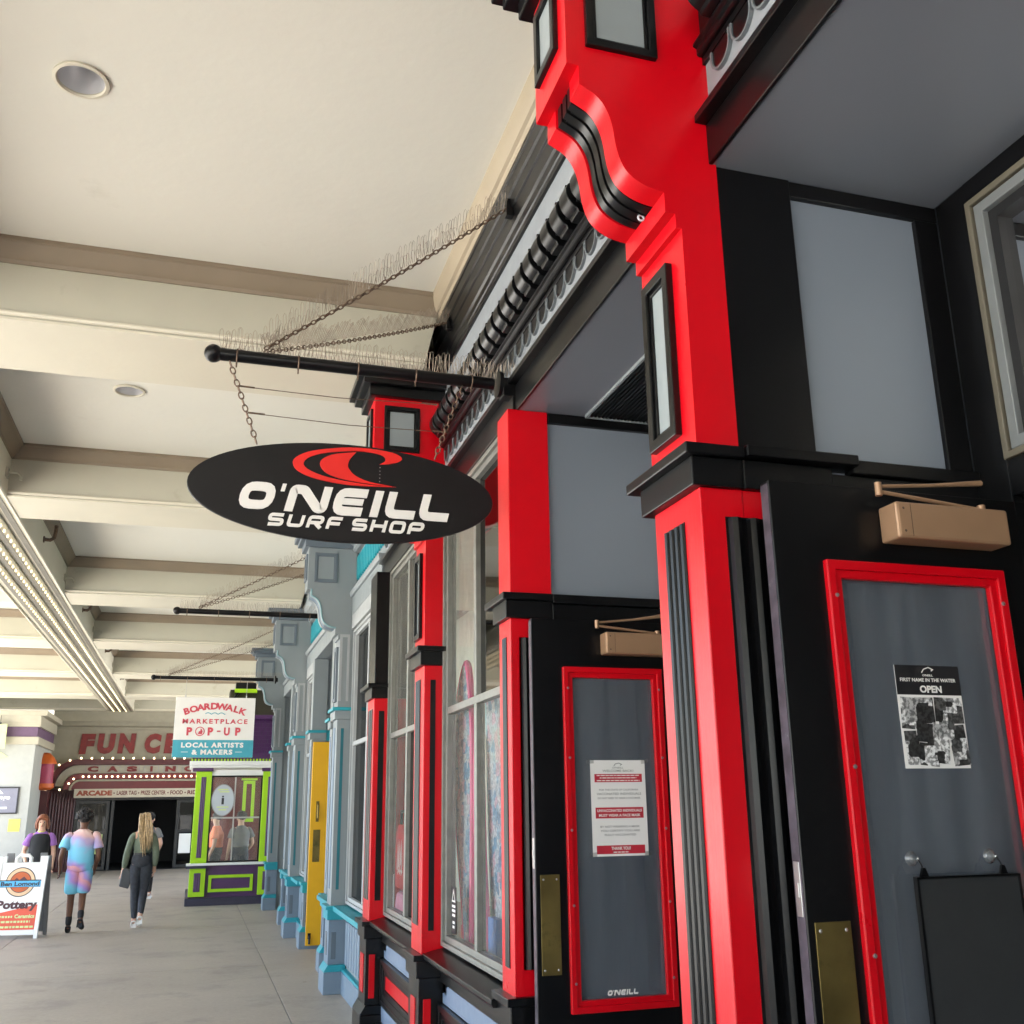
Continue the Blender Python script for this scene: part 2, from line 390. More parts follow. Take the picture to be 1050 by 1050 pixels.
def concrete():
    m = mat('walkway_concrete', (.36, .32, .27), .5, spec=.35, var=.07, scale=.7, bump=.25, bscale=60, stain=((.28, .25, .22), 1.1, .52))
    nt = m.node_tree; L = nt.links; b = nt.nodes['Principled BSDF']
    src = b.inputs['Base Color'].links[0].from_socket
    tc = nt.nodes.new('ShaderNodeTexCoord')
    n = nt.nodes.new('ShaderNodeTexNoise'); n.inputs['Scale'].default_value = 22; n.inputs['Detail'].default_value = 8; n.inputs['Roughness'].default_value = .8
    L.new(tc.outputs['Object'], n.inputs['Vector'])
    cr = nt.nodes.new('ShaderNodeValToRGB'); cr.color_ramp.elements[0].position = .35; cr.color_ramp.elements[1].position = .75
    cr.color_ramp.elements[0].color = (.86, .86, .86, 1); cr.color_ramp.elements[1].color = (1.1, 1.1, 1.1, 1)
    L.new(n.outputs['Fac'], cr.inputs[0])
    mx = nt.nodes.new('ShaderNodeMixRGB'); mx.blend_type = 'MULTIPLY'; mx.inputs[0].default_value = 1
    v = nt.nodes.new('ShaderNodeTexVoronoi'); v.inputs['Scale'].default_value = 1.7; L.new(tc.outputs['Object'], v.inputs['Vector'])   # old gum spots
    c3 = nt.nodes.new('ShaderNodeValToRGB'); c3.color_ramp.elements[0].position = .035; c3.color_ramp.elements[1].position = .055
    c3.color_ramp.elements[0].color = (.62, .60, .58, 1); L.new(v.outputs['Distance'], c3.inputs[0])
    m3 = nt.nodes.new('ShaderNodeMixRGB'); m3.blend_type = 'MULTIPLY'; m3.inputs[0].default_value = 1
    L.new(cr.outputs[0], m3.inputs[1]); L.new(c3.outputs[0], m3.inputs[2])
    L.new(src, mx.inputs[1]); L.new(m3.outputs[0], mx.inputs[2]); L.new(mx.outputs[0], b.inputs['Base Color'])
    return m
M['concrete'] = concrete()

def collage(name, scale, cols, seed=0.0, dk=.45):
    """printed matter: random rectangles of the given colours"""
    m = bpy.data.materials.new(name); m.use_nodes = True; nt = m.node_tree; L = nt.links; b = nt.nodes['Principled BSDF']
    b.inputs['Roughness'].default_value = .45
    tc = nt.nodes.new('ShaderNodeTexCoord'); mp = nt.nodes.new('ShaderNodeMapping'); mp.inputs['Location'].default_value = (seed, seed*.7, seed*1.3)
    L.new(tc.outputs['Object'], mp.inputs[0])
    v = nt.nodes.new('ShaderNodeTexVoronoi'); v.distance = 'CHEBYCHEV'; v.inputs['Scale'].default_value = scale; L.new(mp.outputs[0], v.inputs['Vector'])
    n = nt.nodes.new('ShaderNodeTexNoise'); n.inputs['Scale'].default_value = scale*3.5; n.inputs['Detail'].default_value = 5; L.new(mp.outputs[0], n.inputs['Vector'])
    sp = nt.nodes.new('ShaderNodeSeparateColor'); L.new(v.outputs['Color'], sp.inputs[0])
    cr = nt.nodes.new('ShaderNodeValToRGB'); cr.color_ramp.interpolation = 'CONSTANT'; e = cr.color_ramp.elements
    e[0].color = (*cols[0], 1); e[1].position = 1/len(cols); e[1].color = (*cols[1], 1)
    for i, c in enumerate(cols[2:], 2):
        q = e.new(i/len(cols)); q.color = (*c, 1)
    L.new(sp.outputs[0], cr.inputs[0])
    c2 = nt.nodes.new('ShaderNodeValToRGB'); c2.color_ramp.elements[0].position = .44; c2.color_ramp.elements[1].position = .56
    c2.color_ramp.elements[0].color = (dk, dk, dk, 1)
    L.new(n.outputs['Fac'], c2.inputs[0])
    mx = nt.nodes.new('ShaderNodeMixRGB'); mx.blend_type = 'MULTIPLY'; mx.inputs[0].default_value = .75
    L.new(cr.outputs[0], mx.inputs[1]); L.new(c2.outputs[0], mx.inputs[2]); L.new(mx.outputs[0], b.inputs['Base Color'])
    return m
M['photos'] = collage('black_and_white_prints', 26, [(.75, .75, .75), (.04, .04, .04), (.45, .45, .45), (.82, .82, .82), (.10, .10, .10)], 0, .06)
M['clearcup'] = glass('clear_plastic_cup', (.9, .9, .9), .9, 1.6, .22, (.35, .37, .38))
M['boardgrey'] = mat('charcoal_board', (.022, .024, .026), .55, var=.08, bump=.1)
M['news'] = collage('patterned_board_graphic', 16, [(.35, .55, .70), (.70, .74, .78), (.15, .35, .55), (.75, .5, .6), (.55, .65, .72)], 3)
M['goods'] = collage('shelf_goods_prints', 7, [(.55, .55, .5), (.15, .3, .6), (.7, .7, .68), (.6, .1, .15), (.2, .2, .22), (.65, .6, .35)], 9)
M['aquaedge'] = mat('aqua_board_rail', (.30, .60, .66), .35)
M['goods2'] = collage('pale_goods_print', 6, [(.75, .72, .72), (.8, .8, .78), (.70, .35, .45), (.75, .75, .6), (.55, .65, .75)], 4)
M['pinkedge'] = mat('pink_board_rail', (.85, .06, .26), .35)
M['redbag'] = mat('red_printed_cloth', (.55, .02, .03), .6)
M['pinkcloth'] = mat('pink_cloth', (.70, .30, .42), .7)
M['skybox'] = mat('blue_carton', (.06, .22, .62), .5)

# ------------------------------------------------------------------ ground
g = MB().box(-300, 300, -200, 400, -.5, -.012); struct(g.build('ground', M['sandgrey']))
# walkway of cast slabs with narrow joints between them
xs = [-6.6, -4.4, -2.25, .935, 3.2, 9.0]; ys = [-22.0, -17.6, -13.2, -9.0, -4.5, -.1, 4.2, 8.5, 12.82, 17.2, 21.6, 26.0, 30.4, 34.8, 46]
mb = MB()
for i in range(len(xs)-1):
    for j in range(len(ys)-1):
        mb.box(xs[i]+.004, xs[i+1]-.004, ys[j]+.004, ys[j+1]-.004, -.2, 0)
struct(mb.build('walkway_pavement', M['concrete'], None, .004))
mb = MB().box(-6.6, 9.0, -22, 46, -.3, -.01); struct(mb.build('pavement_joint_bed', M['grey2']))

# ------------------------------------------------------------------ arcade roof
ZC, ZK, ZB = 5.10, 4.963, 4.602
roof = empty('arcade_ceiling', (-1.3, 12, ZB), 'cream coffered ceiling over the walkway with deep cross beams and a long bulb strip', 'ceiling')
DL = [(-.745, 4.45), (-.735, 8.35)]
mb = MB()                                                     # the panel is cut out round each recessed light
x0_, x1_ = -.995, -.485
mb.box(-6.5, x0_, -22, 46, ZC, ZC+.35); mb.box(x1_, 9.0, -22, 46, ZC, ZC+.35)  # unseen run behind the camera and to the left, extended to cut daylight
yy = -22
for lx, ly in DL:
    mb.box(x0_, x1_, yy, ly-.25, ZC, ZC+.35); yy = ly+.25
    ang = [2*math.pi*k/32 for k in range(32)]
    sq = []
    for a in ang:
        c_, s_ = math.cos(a), math.sin(a); q = .25/max(abs(c_), abs(s_))
        sq.append((x0_ if c_*q < -.2499 else x1_ if c_*q > .2499 else lx+c_*q, ly+s_*q))
    mb.ring(sq, [(lx+.115*math.cos(a), ly+.115*math.sin(a)) for a in ang], ZC, ZC+.35, 'z')
mb.box(x0_, x1_, yy, 46, ZC, ZC+.35)
mb.build('ceiling_panel', M['plaster'], roof)
XL0, XL1 = -2.63, -1.867                                     # the long beam that carries the bulbs
beams = [(-19.0, .72), (-14.8, .72), (-10.6, .72), (-6.4, .72), (-2.4, .72), (1.8, .77), (6.13, .77), (10.04, .76), (14.71, .83), (19.05, .90), (23.8, .80), (28.5, 1.0), (32.9, .45)]
def cross_beam(x0, x1, y, t, sl=0):
    b = MB().prism([(x0, ZB), (x1, ZB), (x1+sl, ZK), (x1+sl, ZC+.02), (x0, ZC+.02)], y, y+t).build('cross_beam', M['beam_shaded'], roof)
    # the pale underside board with a bead along each edge
    mb = MB()
    mb.box(x0, x1, y-.006, y+t+.006, ZB-.012, ZB+.004)
    mb.tube([(x0, y-.012, ZB+.028), (x1, y-.012, ZB+.028)], .017, 8)
    mb.tube([(x0, y+t+.012, ZB+.028), (x1, y+t+.012, ZB+.028)], .017, 8)
    mb.build('beam_soffit', M['cream'], b, smooth=True)
    prof = [(0, ZK), (-.012, ZK), (-.02, ZK+.022), (-.035, ZK+.03), (-.055, ZK+.055), (-.085, ZK+.09), (-.09, ZK+.105), (-.105, ZK+.112), (-.105, ZC), (0, ZC)]
    mb = MB()
    mb.prism([(y+a, z) for a, z in prof], x0, x1+sl, 'x'); mb.prism([(y+t-a, z) for a, z in prof], x0, x1+sl, 'x')
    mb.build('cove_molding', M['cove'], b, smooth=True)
for y, t in beams:
    cross_beam(XL1, FX(y)-.02, y, t, .085)
    cross_beam(-6.3, XL0, y, t)
lb = MB().box(XL0, XL1, -22, 33.4, ZB, ZC+.02).build('long_beam', M['cream'], roof)
mb = MB()
prof = [(0, ZK), (.012, ZK), (.02, ZK+.022), (.035, ZK+.03), (.055, ZK+.055), (.085, ZK+.09), (.09, ZK+.105), (.105, ZK+.112), (.105, ZC), (0, ZC)]
ends = sorted([-22]+[q for y, t in beams for q in (y, y+t)]+[33.4])
for a, b_ in zip(ends[::2], ends[1::2]):
    mb.prism([(XL1+w, z) for w, z in prof], a, b_); mb.prism([(XL0-w, z) for w, z in prof], a, b_)
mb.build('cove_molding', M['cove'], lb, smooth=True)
MB().box(-6.9, -6.3, -22, 33.4, ZB, ZC+.6).build('edge_beam', M['cream'], roof)  # unseen roof edge, set far out to soften the daylight
# cove against the shop fronts
mb = MB(True)
for a, b_ in ((-22, 9.0), (9.0, 33.4)):
    mb.prism([(.15, ZK), (.080, ZK), (.068, ZK+.022), (.050, ZK+.03), (.035, ZK+.055), (.022, ZK+.09), (.018, ZK+.112), (.015, ZC), (.15, ZC)], a, b_)
mb.build('wall_cove', M['cove2'], roof, smooth=True)
# three bulb troughs on the underside of the long beam
XR = [-2.075, -2.25, -2.426]
for x in XR:
    mb = MB()
    mb.prism([(x-.045, ZB-.001), (x+.045, ZB-.001), (x+.038, ZB-.022), (x-.038, ZB-.022)], -20, 33.2)
    mb.build('bulb_strip', M['bulbwhite'], lb)
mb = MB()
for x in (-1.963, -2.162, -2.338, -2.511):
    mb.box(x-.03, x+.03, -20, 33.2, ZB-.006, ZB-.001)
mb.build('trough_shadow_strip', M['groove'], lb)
mb = MB()
for x in (XL0+.012, XL1-.012): mb.tube([(x, -22, ZB-.006), (x, 33.3, ZB-.006)], .016, 8)
mb.build('edge_bead', M['cream'], lb, smooth=True)
me_b = MB().lathe([(.0001, -.040), (.009, -.036), (.014, -.027), (.014, -.018), (.010, -.006), (.008, 0)], (0, 0, 0), 'z', 8)
bulb0 = me_b.build('bulb', M['bulb'], lb, smooth=True, loc=(XR[0], 8.0, ZB-.022))
cells = [(x, 8.0+.218*k) for k in range(115) for x in XR]
for i, (x, y) in enumerate(cells[:99]):
    c = bulb0 if i == 0 else bulb0.copy()
    if i: C.objects.link(c)
    c.location = (x, y, ZB-.022)
mb = MB()
for x, y in cells[99:]:
    mb.lathe([(.0001, -.040), (.012, -.031), (.014, -.018), (.008, 0)], (x, y, ZB-.022), 'z', 6)
st = mb.build('bulb_row', M['bulb'], lb, smooth=True); st['kind'] = 'stuff'
# old bent pipes and hooks on the side of the long beam
for i, (y, t) in enumerate(beams[6:12]):
    y2 = y+t; nxt = beams[min(i+7, 12)][0]
    y_ = y2+.42*(nxt-y2)
    mb = MB(); x = XL1
    mb.tube([(x, y_, 4.78), (x+.07, y_+.02, 4.78), (x+.11, y_+.03, 4.81), (x+.12, y_+.03, 4.88), (x+.12, y_+.03, 4.96)], .022, 8)
    mb.lathe([(.04, 0), (.04, .012)], (x, y_, 4.78), 'x', 12)
    mb.build('conduit_elbow', M['chain'], lb, smooth=True)
    mb = MB(); y3 = nxt-.16
    mb.tube([(x, y3, 4.78), (x+.10, y3, 4.78), (x+.13, y3, 4.75), (x+.13, y3, 4.71)], .012, 8); mb.box(x, x+.02, y3-.05, y3+.05, 4.73, 4.82)
    mb.build('hanging_hook', M['beam_shaded'], lb, smooth=True)
# columns along the open side
for k, y in enumerate((-18.8, -12.2, -5.6, 1.0, 7.6, 14.2)):
    mb = MB().box(-6.75, -6.4, y-.18, y+.18, .35, 4.27)
    t_ = empty('arcade_column', (-6.57, y, 0), 'square cream column at the open edge of the walkway', 'column', 'columns along the open side')
    mb.build('shaft', M['cream'], t_, .02)
    MB().box(-6.82, -6.33, y-.25, y+.25, 0, .35).build('base', M['cream'], t_, .02)
    MB().box(-6.82, -6.33, y-.25, y+.25, 4.27, 4.602).build('capital', M['cream'], t_, .02)

def downlight(x, y, label):
    t_ = empty('ceiling_light', (x, y, ZC), label, 'ceiling light', 'recessed lights in the ceiling')
    n = 32; mb = MB()
    mb.lathe([(.108, .004), (.128, .0), (.128, -.010), (.112, -.014), (.106, -.004), (.108, .004)], (x, y, ZC-.001), 'z', n, False); mb.build('trim_ring', M['cream'], t_, smooth=True)
    mb = MB()
    mb.lathe([(.110, -.004), (.104, .05), (.088, .12), (.055, .17), (.0001, .185)], (x, y, ZC-.002), 'z', n, False); mb.build('reflector', M['reflector'], t_, smooth=True)
downlight(-.745, 4.45, 'round recessed downlight nearest in the ceiling, above the sign pole')
downlight(-.735, 8.35, 'round recessed downlight in the second ceiling bay, just left of the oval sign')

# ------------------------------------------------------------------ shop fronts
def grille(mb, u0, u1, v0, v1, n, place_box):
    for k in range(n):
        a = u0+(u1-u0)*(k+.25)/n; place_box(mb, a, a+(u1-u0)*.5/n, v0, v1)

PROF0 = [(-.27, 3.975), (-.27, 3.905), (-.245, 3.892), (-.215, 3.875), (-.19, 3.845), (-.172, 3.805), (-.162, 3.76), (-.156, 3.71), (-.146, 3.665), (-.128, 3.625), (-.10, 3.598), (-.065, 3.580), (-.03, 3.571), (.003, 3.567)]

def dense(p, k=3):
    out = [p[0], p[1]]
    for i in range(1, len(p)-1):
        a, b, c, d = (Vector(p[max(1, i-1)]), Vector(p[i]), Vector(p[i+1]), Vector(p[min(len(p)-1, i+2)]))
        for j in range(1, k+1):
            t = j/k; out.append(tuple(.5*((2*b)+(c-a)*t+(2*a-5*b+4*c-d)*t*t+(3*b-a-3*c+d)*t**3)))
    return out
PROF = dense(PROF0)
def bracket_pillar(parent, y0, y1, P, label=None, side=None, low=True, side_red=.165, zb=.89, dw=0.0):
    """bracketed pillar: P = palette; dw shifts it towards the walkway"""
    S = lambda mb: mb
    back = .19
    W = lambda w: w+dw
    p = MB(True)
    p.box(W(.053), back, y0, y1, zb, 2.612)
    root = p.build('pillar', P['body'], parent, .004)
    # fluted strips of the lower shaft
    mb = MB(True); a, b = y0+.105, y1-.075
    mb.box(W(.051), W(.054), a, b, zb+.15, 2.535)
    for k in range(4):
        yy = a+.012+(b-a-.024)*k/3; mb.tube([(W(.052), yy, zb+.155), (W(.052), yy, 2.53)], .011, 8)
    mb.build('front_fluting', P['flute'], root, smooth=True)
    # neck, ledge
    mb = MB(True); mb.box(W(.025), back, y0-.015, y1+.04, 2.612, 2.70); mb.build('neck', P['cap'], root, .004)
    mb = MB(True); mb.box(W(0), back, y0-.035, y1+.095, 2.70, 2.735); mb.build('ledge', P['ledge'], root, .005)
    # upper shaft, blocks, bracket, box
    mb = MB(True); mb.box(W(.053), back, y0, y1, 2.735, 3.449); mb.box(W(.034), back, y0, y1, 3.449, 3.497)
    mb.box(W(0), back, y0, y1, 3.497, 3.567)
    mb.build('upper_shaft', P['up'], root)
    mb = MB(True); f0, f1, z0, z1 = y0+.085, y1-.035, 2.80, 3.375
    mb.frame(f0, f1, z0, z1, .035, W(.030), W(.056), 'x'); mb.frame(f0+.035, f1-.035, z0+.035, z1-.035, .014, W(.041), W(.056), 'x')
    fr = mb.build('inset_frame', P['frame'], root, .003)
    mb = MB(True); mb.box(W(.048), W(.056), f0+.045, f1-.045, z0+.045, z1-.045); mb.build('inset_panel', P['inset'], fr)
    prof = [(W(a_), z_) for a_, z_ in PROF]
    mb = MB(True); m = .085
    full = prof+[(back, 3.567), (back, 3.975)]
    mb.prism(full, y0, y0+m); mb.prism(full, y1-m, y1)
    br = mb.build('bracket', P['up'], root, smooth=True)
    mb = MB(True); ins = [(W(a_)+.022, z_) for a_, z_ in PROF]
    mb.prism(ins+[(back-.004, 3.567+.003), (back-.004, 3.972)], y0+m-.002, y1-m+.002)
    wv = (y1-y0-2*m)
    for k in range(3):
        c = y0+m+wv*(k+.5)/3; i2 = [(W(a_)+.006, z_) for a_, z_ in PROF]
        i3 = [(W(a_)+.030, z_+.006) for a_, z_ in PROF]
        mb.prism(i2+i3[::-1], c-wv*.115, c+wv*.115)
    mb.build('bracket_fluting', P['flute'], br, smooth=True)
    mb = MB(True); mb.box(W(-.31), back, y0, y1, 3.975, 4.432); bx = mb.build('bracket_box', P['up'], root)
    mb = MB(True)
    mb.frame(W(-.245), W(0), 4.05, 4.375, .028, y0-.018, y0+.004); mb.frame(W(-.217), W(-.028), 4.078, 4.347, .012, y0-.008, y0+.004)
    fr = mb.build('box_frame', P['frame'], bx, .003)
    mb = MB(True); mb.box(W(-.215), W(-.03), y0-.005, y0+.004, 4.08, 4.345); mb.build('box_panel', P['inset'], fr)
    mb = MB(True)
    mb.frame(y0+.07, y1-.04, 4.085, 4.375, .032, W(-.328), W(-.306), 'x')
    fr = mb.build('box_frame', P['frame'], bx, .003)
    mb = MB(True); mb.box(W(-.315), W(-.306), y0+.10, y1-.07, 4.115, 4.345); mb.build('box_panel', P['inset'], fr)
    mb = MB(True); mb.box(W(-.355), back, y0-.045, y1+.045, 4.432, 4.505); mb.box(W(-.40), back, y0-.09, y1+.09, 4.505, 4.55)
    mb.box(W(-.435), back, y0-.12, y1+.12, 4.55, 4.61)
    mb.build('crown', P['crown'], root, .006)
    if low: pedestal(root, y0, y1, P, zb, dw, back)
    return root

def pedestal(root, y0, y1, P, zb, dw=0, back=.19):
    W = lambda w: w+dw
    mb = MB(True); mb.box(W(0), back, y0-.035, y1+.03, zb-.035, zb); mb.box(W(.02), back, y0-.018, y1+.004, zb-.13, zb-.035)
    mb.build('sill_ledge', P['sill'], root, .004)
    mb = MB(True); mb.box(W(.04), back, y0, y1, .262, zb-.13); pd = mb.build('pedestal', P['ped'], root, .004)
    mb = MB(True); mb.box(W(.034), W(.045), y0+.09, y1-.09, .34, zb-.25); mb.box(W(.068), W(.115), y0-.004, y0+.005, .31, zb-.245)
    mb.build('pedestal_inset', P['pedin'], pd, .002)
    mb = MB(True); mb.box(W(0), back, y0-.04, y1+.04, 0, .20)
    mb.build('plinth', P['plinth'], root, .006)
    mb = MB(True); mb.prism([(W(.0), .20), (W(.04), .262), (back, .262), (back, .20)], y0-.03, y1+.03); mb.build('plinth_cap', P['pcap'], root, .003)

def window_bay(parent, y0, y1, wf, z0, z1, trans, mulls, P, gl='glass', t=.042, d=.06):
    fr = MB(True).frame(y0, y1, z0, z1, t, wf, wf+d, 'x')
    fr.frame(y0-.02, y1+.02, z0-.02, z1+.02, .028, wf-.02, wf+.012, 'x')
    w_ = fr.build('window', P['wframe'], parent, .003)
    zs = [z0+t]+([trans-.022, trans+.022] if trans else [])+[z1-t]
    bars = MB(True); 
    if trans: bars.box(wf+.004, wf+d-.004, y0+t, y1-t, trans-.022, trans+.022)
    for m_ in mulls:
        for a, b in zip(zs[::2], zs[1::2]): bars.box(wf+.003, wf+d-.005, m_-.027, m_+.027, a, b)
    if trans or mulls: bars.build('glazing_bar', P['wframe'], w_, .003)
    yl = [y0+t]+[q for m_ in mulls for q in (m_-.027, m_+.027)]+[y1-t]
    mb = MB(True)
    for a, b in zip(zs[::2], zs[1::2]):
        for c, e in zip(yl[::2], yl[1::2]):
            mb.add([(wf+d*.55, c, a), (wf+d*.55, e, a), (wf+d*.55, e, b), (wf+d*.55, c, b)], [(0, 1, 2, 3)])
    mb.build('pane', M[gl], w_)
    return w_

OP = dict(body=M['red'], up=M['red'], flute=M['black'], cap=M['blackwood'], ledge=M['blackwood'], frame=M['black'], inset=M['inset'], crown=M['black'],
          sill=M['black'], ped=M['black'], pedin=M['red'], plinth=M['black'], pcap=M['black'], wframe=M['alu'])
OPI = dict(OP); OPI['inset'] = M['pale']
shop = empty('surf_shop', (1.6, 4, 0), 'red and black painted surf shop front with grey recessed entries and tall display windows', 'shop')

# pillars with brackets
A = bracket_pillar(shop, 2.455, 2.765, OP, low=True)
Cp = bracket_pillar(shop, 6.37, 6.685, OP)
bracket_pillar(shop, -1.65, -1.34, OP)
# posts without brackets
def post(parent, y0, y1, w, P, zt=3.70, upm=None, zb=.89, wl=.07):
    p = MB(True).box(w, .33, y0, y1, zb, 2.612); root = p.build('post', P['body'], parent, .004)
    mb = MB(True); a, b = y0+.065, y1-.065; mb.box(w-.002, w+.003, a, b, zb+.15, 2.53)
    for k in range(3): mb.tube([(w+.002, a+.012+(b-a-.024)*k/2, zb+.155), (w+.002, a+.012+(b-a-.024)*k/2, 2.525)], .010, 8)
    mb.build('front_fluting', P['flute'], root, smooth=True)
    MB(True).box(w-.025, .33, y0-.012, y1+.03, 2.612, 2.70).build('neck', P['cap'], root, .004)
    MB(True).box(wl, .33, y0-.03, y1+.12, 2.70, 2.735).build('ledge', P['ledge'], root, .005)
    MB(True).box(w, .33, y0, y1, 2.735, zt).build('upper_shaft', upm or P['up'], root, .004)
    return root
B = post(shop, 4.60, 4.80, .115, OP)
pedestal(B, 4.60, 4.80, OP, .935, .07, .33)
# the last post of the shop: black above the ledge
Dp = post(shop, 8.49, 8.83, .058, OP, 3.70, M['black'], .87, 0.0)
pedestal(Dp, 8.49, 8.83, OP, .87, 0, .33)
MB(True).box(.100, .146, 8.486, 8.5, 1.02, 2.508).build('side_fluting', M['black'], Dp)
MB(True).box(.094, .128, 6.366, 6.38, 1.02, 2.52).build('side_fluting', M['black'], Cp)

# walls between the entries: camera-facing side walls
def fluting(name, w0, w1, y, z0, z1, n, parent):
    mb = MB(True); mb.box(w0, w1, y-.003, y+.02, z0, z1)
    for k in range(n):
        w = w0+(w1-w0)*(k+.5)/n; mb.tube([(w, y-.002, z0+.004), (w, y-.002, z1-.004)], (w1-w0)/n*.36, 8)
    return mb.build(name, M['black'], parent, smooth=True)
wa = MB(True).box(.19, 1.30, 2.485, 2.75, 0, 3.72).build('side_wall', M['slate'], shop)
MB(True).box(.165, .19, 2.457, 2.75, 0, 2.612).build('corner_strip', M['red'], wa)
MB(True).box(.165, .458, 2.461, 2.49, 2.735, 3.70).build('black_panel', M['black'], wa, .003)
MB(True).box(.458, 1.035, 2.465, 2.49, 3.642, 3.698).build('top_rail', M['black'], wa, .003)
MB(True).box(.945, 1.035, 2.466, 2.49, 2.735, 3.640).build('end_stile', M['black'], wa, .003)
mb = MB(True); mb.box(.19, .565, 2.405, 2.49, 2.703, 2.737); mb.box(.19, .49, 2.438, 2.49, 2.612, 2.701); mb.box(.566, 1.035, 2.44, 2.49, 2.69, 2.735); mb.box(.492, 1.035, 2.455, 2.49, 2.60, 2.688)
mb.build('side_ledge', M['blackwood'], wa, .004)
MB(True).box(.192, .46, 2.458, 2.49, 2.53, 2.611).build('red_band', M['red'], wa)
fluting('fluted_panel', .128, .36, 2.456, .3, 2.528, 4, wa)
MB(True).box(.362, 1.035, 2.47, 2.49, .02, 2.528).build('lower_panel', M['slate'], wa)
wb_ = MB(True).box(.335, 1.30, 4.625, 4.79, 0, 3.72).build('side_wall', M['slate'], shop)
MB(True).box(.335, 1.035, 4.60, 4.63, 3.645, 3.698).build('top_rail', M['black'], wb_, .003)
mb = MB(True); mb.box(.33, 1.035, 4.575, 4.63, 2.69, 2.735); mb.box(.33, 1.035, 4.59, 4.63, 2.61, 2.689)
mb.build('side_ledge', M['blackwood'], wb_, .004)
fluting('fluted_panel', .158, .33, 4.603, 1.04, 2.52, 3, wb_)
MB(True).box(.332, 1.035, 4.61, 4.63, .02, 2.609).build('lower_panel', M['slate'], wb_)
wz = MB(True).box(.19, 1.30, -1.62, -1.36, 0, 3.72).build('side_wall', M['slate'], shop)

# back walls of the entries: a door opening with a window over it
def entry_back(y0, y1, w=1.035):
    """y1 = far side wall; the opening is hinged at the far side"""
    o1, o0 = y1-.14, y1-1.10                    # door opening
    mb = MB(True)
    mb.box(w, w+.12, o1, y1, 0, 3.70); mb.box(w, w+.12, y0, o0, 0, 3.70)
    mb.box(w, w+.12, o0, o1, 2.62, 2.735); mb.box(w, w+.12, o0, o1, 3.625, 3.70)
    r_ = mb.build('entry_wall', M['black'], shop, .004)
    mb = MB(True); mb.frame(o0, o1, 2.735, 3.625, .022, w-.012, w+.05, 'x'); f = mb.build('transom_window', M['beige'], r_, .003)
    mb = MB(True); mb.frame(o0+.0265, o1-.0265, 2.7615, 3.5985, .036, w-.002, w+.06, 'x'); mb.build('inner_frame', M['alu2'], f, .003)
    mb = MB(True); mb.frame(o0+.063, o1-.063, 2.798, 3.562, .034, w+.020, w+.06, 'x'); mb.build('glazing_rebate', M['darkframe'], f)
    mb = MB(True); a, b, c, e = o0+.097, o1-.097, 2.832, 3.528
    mb.add([(w+.05, a, c), (w+.05, b, c), (w+.05, b, e), (w+.05, a, e)], [(0, 1, 2, 3)]); mb.build('pane', M['transom'], f)
    return r_
entry_back(-1.36, 2.465); entry_back(2.75, 4.60)
# soffits
for (a, b) in ((-1.36, 2.4845), (2.75, 4.6245)):
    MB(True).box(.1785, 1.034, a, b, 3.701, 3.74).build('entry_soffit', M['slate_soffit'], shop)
mb = MB(True)
for k in range(22): mb.box(.562+.0212*k, .562+.0212*k+.0095, 3.70, 4.575, 3.688, 3.7005)
v_ = mb.build('ceiling_vent', M['black'], shop)
MB(True).frame(.535, 1.032, 3.688, 4.587, .012, 3.684, 3.7005, 'z').build('vent_rim', M['inset'], v_)

# cornice along the whole front
def segs(): return [(-1.34, 2.455), (2.765, 6.37), (6.685, 8.84)]
lint = MB(True)
for a, b in segs(): lint.box(.163, .178, a, b, 3.697, 3.842)
mb = lint; mb.build('lintel', M['black'], shop, .004)
mb = MB(True)
for a, b in segs(): mb.prism([(.124, 3.843), (.124, 3.872), (.165, 3.885), (.22, 3.885), (.22, 3.843)], a, b)
mb.build('lower_molding', M['black'], shop, .003)
mb = MB(True); bk = MB(True)
for a, b in segs(): mb.box(.182, .30, a, b, 3.8855, 4.104); mb.box(.172, .30, a, b, 4.345, 4.635); bk.box(.169, .30, a, b, 4.1528, 4.3445)
mb.build('frieze', M['frieze'], shop); bk.build('corbel_board', M['black'], shop)
# scallops: dark tongues with a grey rim
for a, b in segs():
    sb, sg = MB(True), MB(True)
    n = int((b-a)/.132); st_ = a+((b-a)-n*.132)/2
    sb.box(.170, .1815, a, b, 4.078, 4.104)
    for k in range(n):
        c = st_+.132*(k+.5); r_ = .062
        U = [(c+r_*math.cos(t), 4.045-r_*.98*math.sin(t)) for t in [math.pi*i/10 for i in range(11)]]
        sb.prism([(c+r_*.87, 4.078)]+[(c+(y-c)*.87, 4.045+(z-4.045)*.87) for y, z in U]+[(c-r_*.87, 4.078)], .174, .1815, 'x')
        L_ = [(c+r_, 4.078)]+U+[(c-r_, 4.078)]; I_ = [(c+r_*.87, 4.078)]+[(c+(y-c)*.87, 4.045+(z-4.045)*.87) for y, z in U]+[(c-r_*.87, 4.078)]
        m_ = len(L_); vv = [(w, p[0], p[1]) for w in (.168, .1815) for lp in (L_, I_) for p in lp]; ff = []
        for i in range(m_-1):
            ff += [(i, i+1, m_+i+1, m_+i), (2*m_+i, 3*m_+i, 3*m_+i+1, 2*m_+i+1), (i, 2*m_+i, 2*m_+i+1, i+1), (m_+i, m_+i+1, 3*m_+i+1, 3*m_+i)]
        sg.add(vv, ff)
    fo_ = sb.build('scallop_fringe', M['black'], shop); sg.build('scallop_trim', M['scallop'], fo_)
mb = MB(True)
for a, b in segs(): mb.prism([(.150, 4.11), (.150, 4.135), (.138, 4.14), (.138, 4.1525), (.25, 4.1525), (.25, 4.105), (.16, 4.105)], a, b)
mb.build('upper_molding', M['black'], shop, .003)
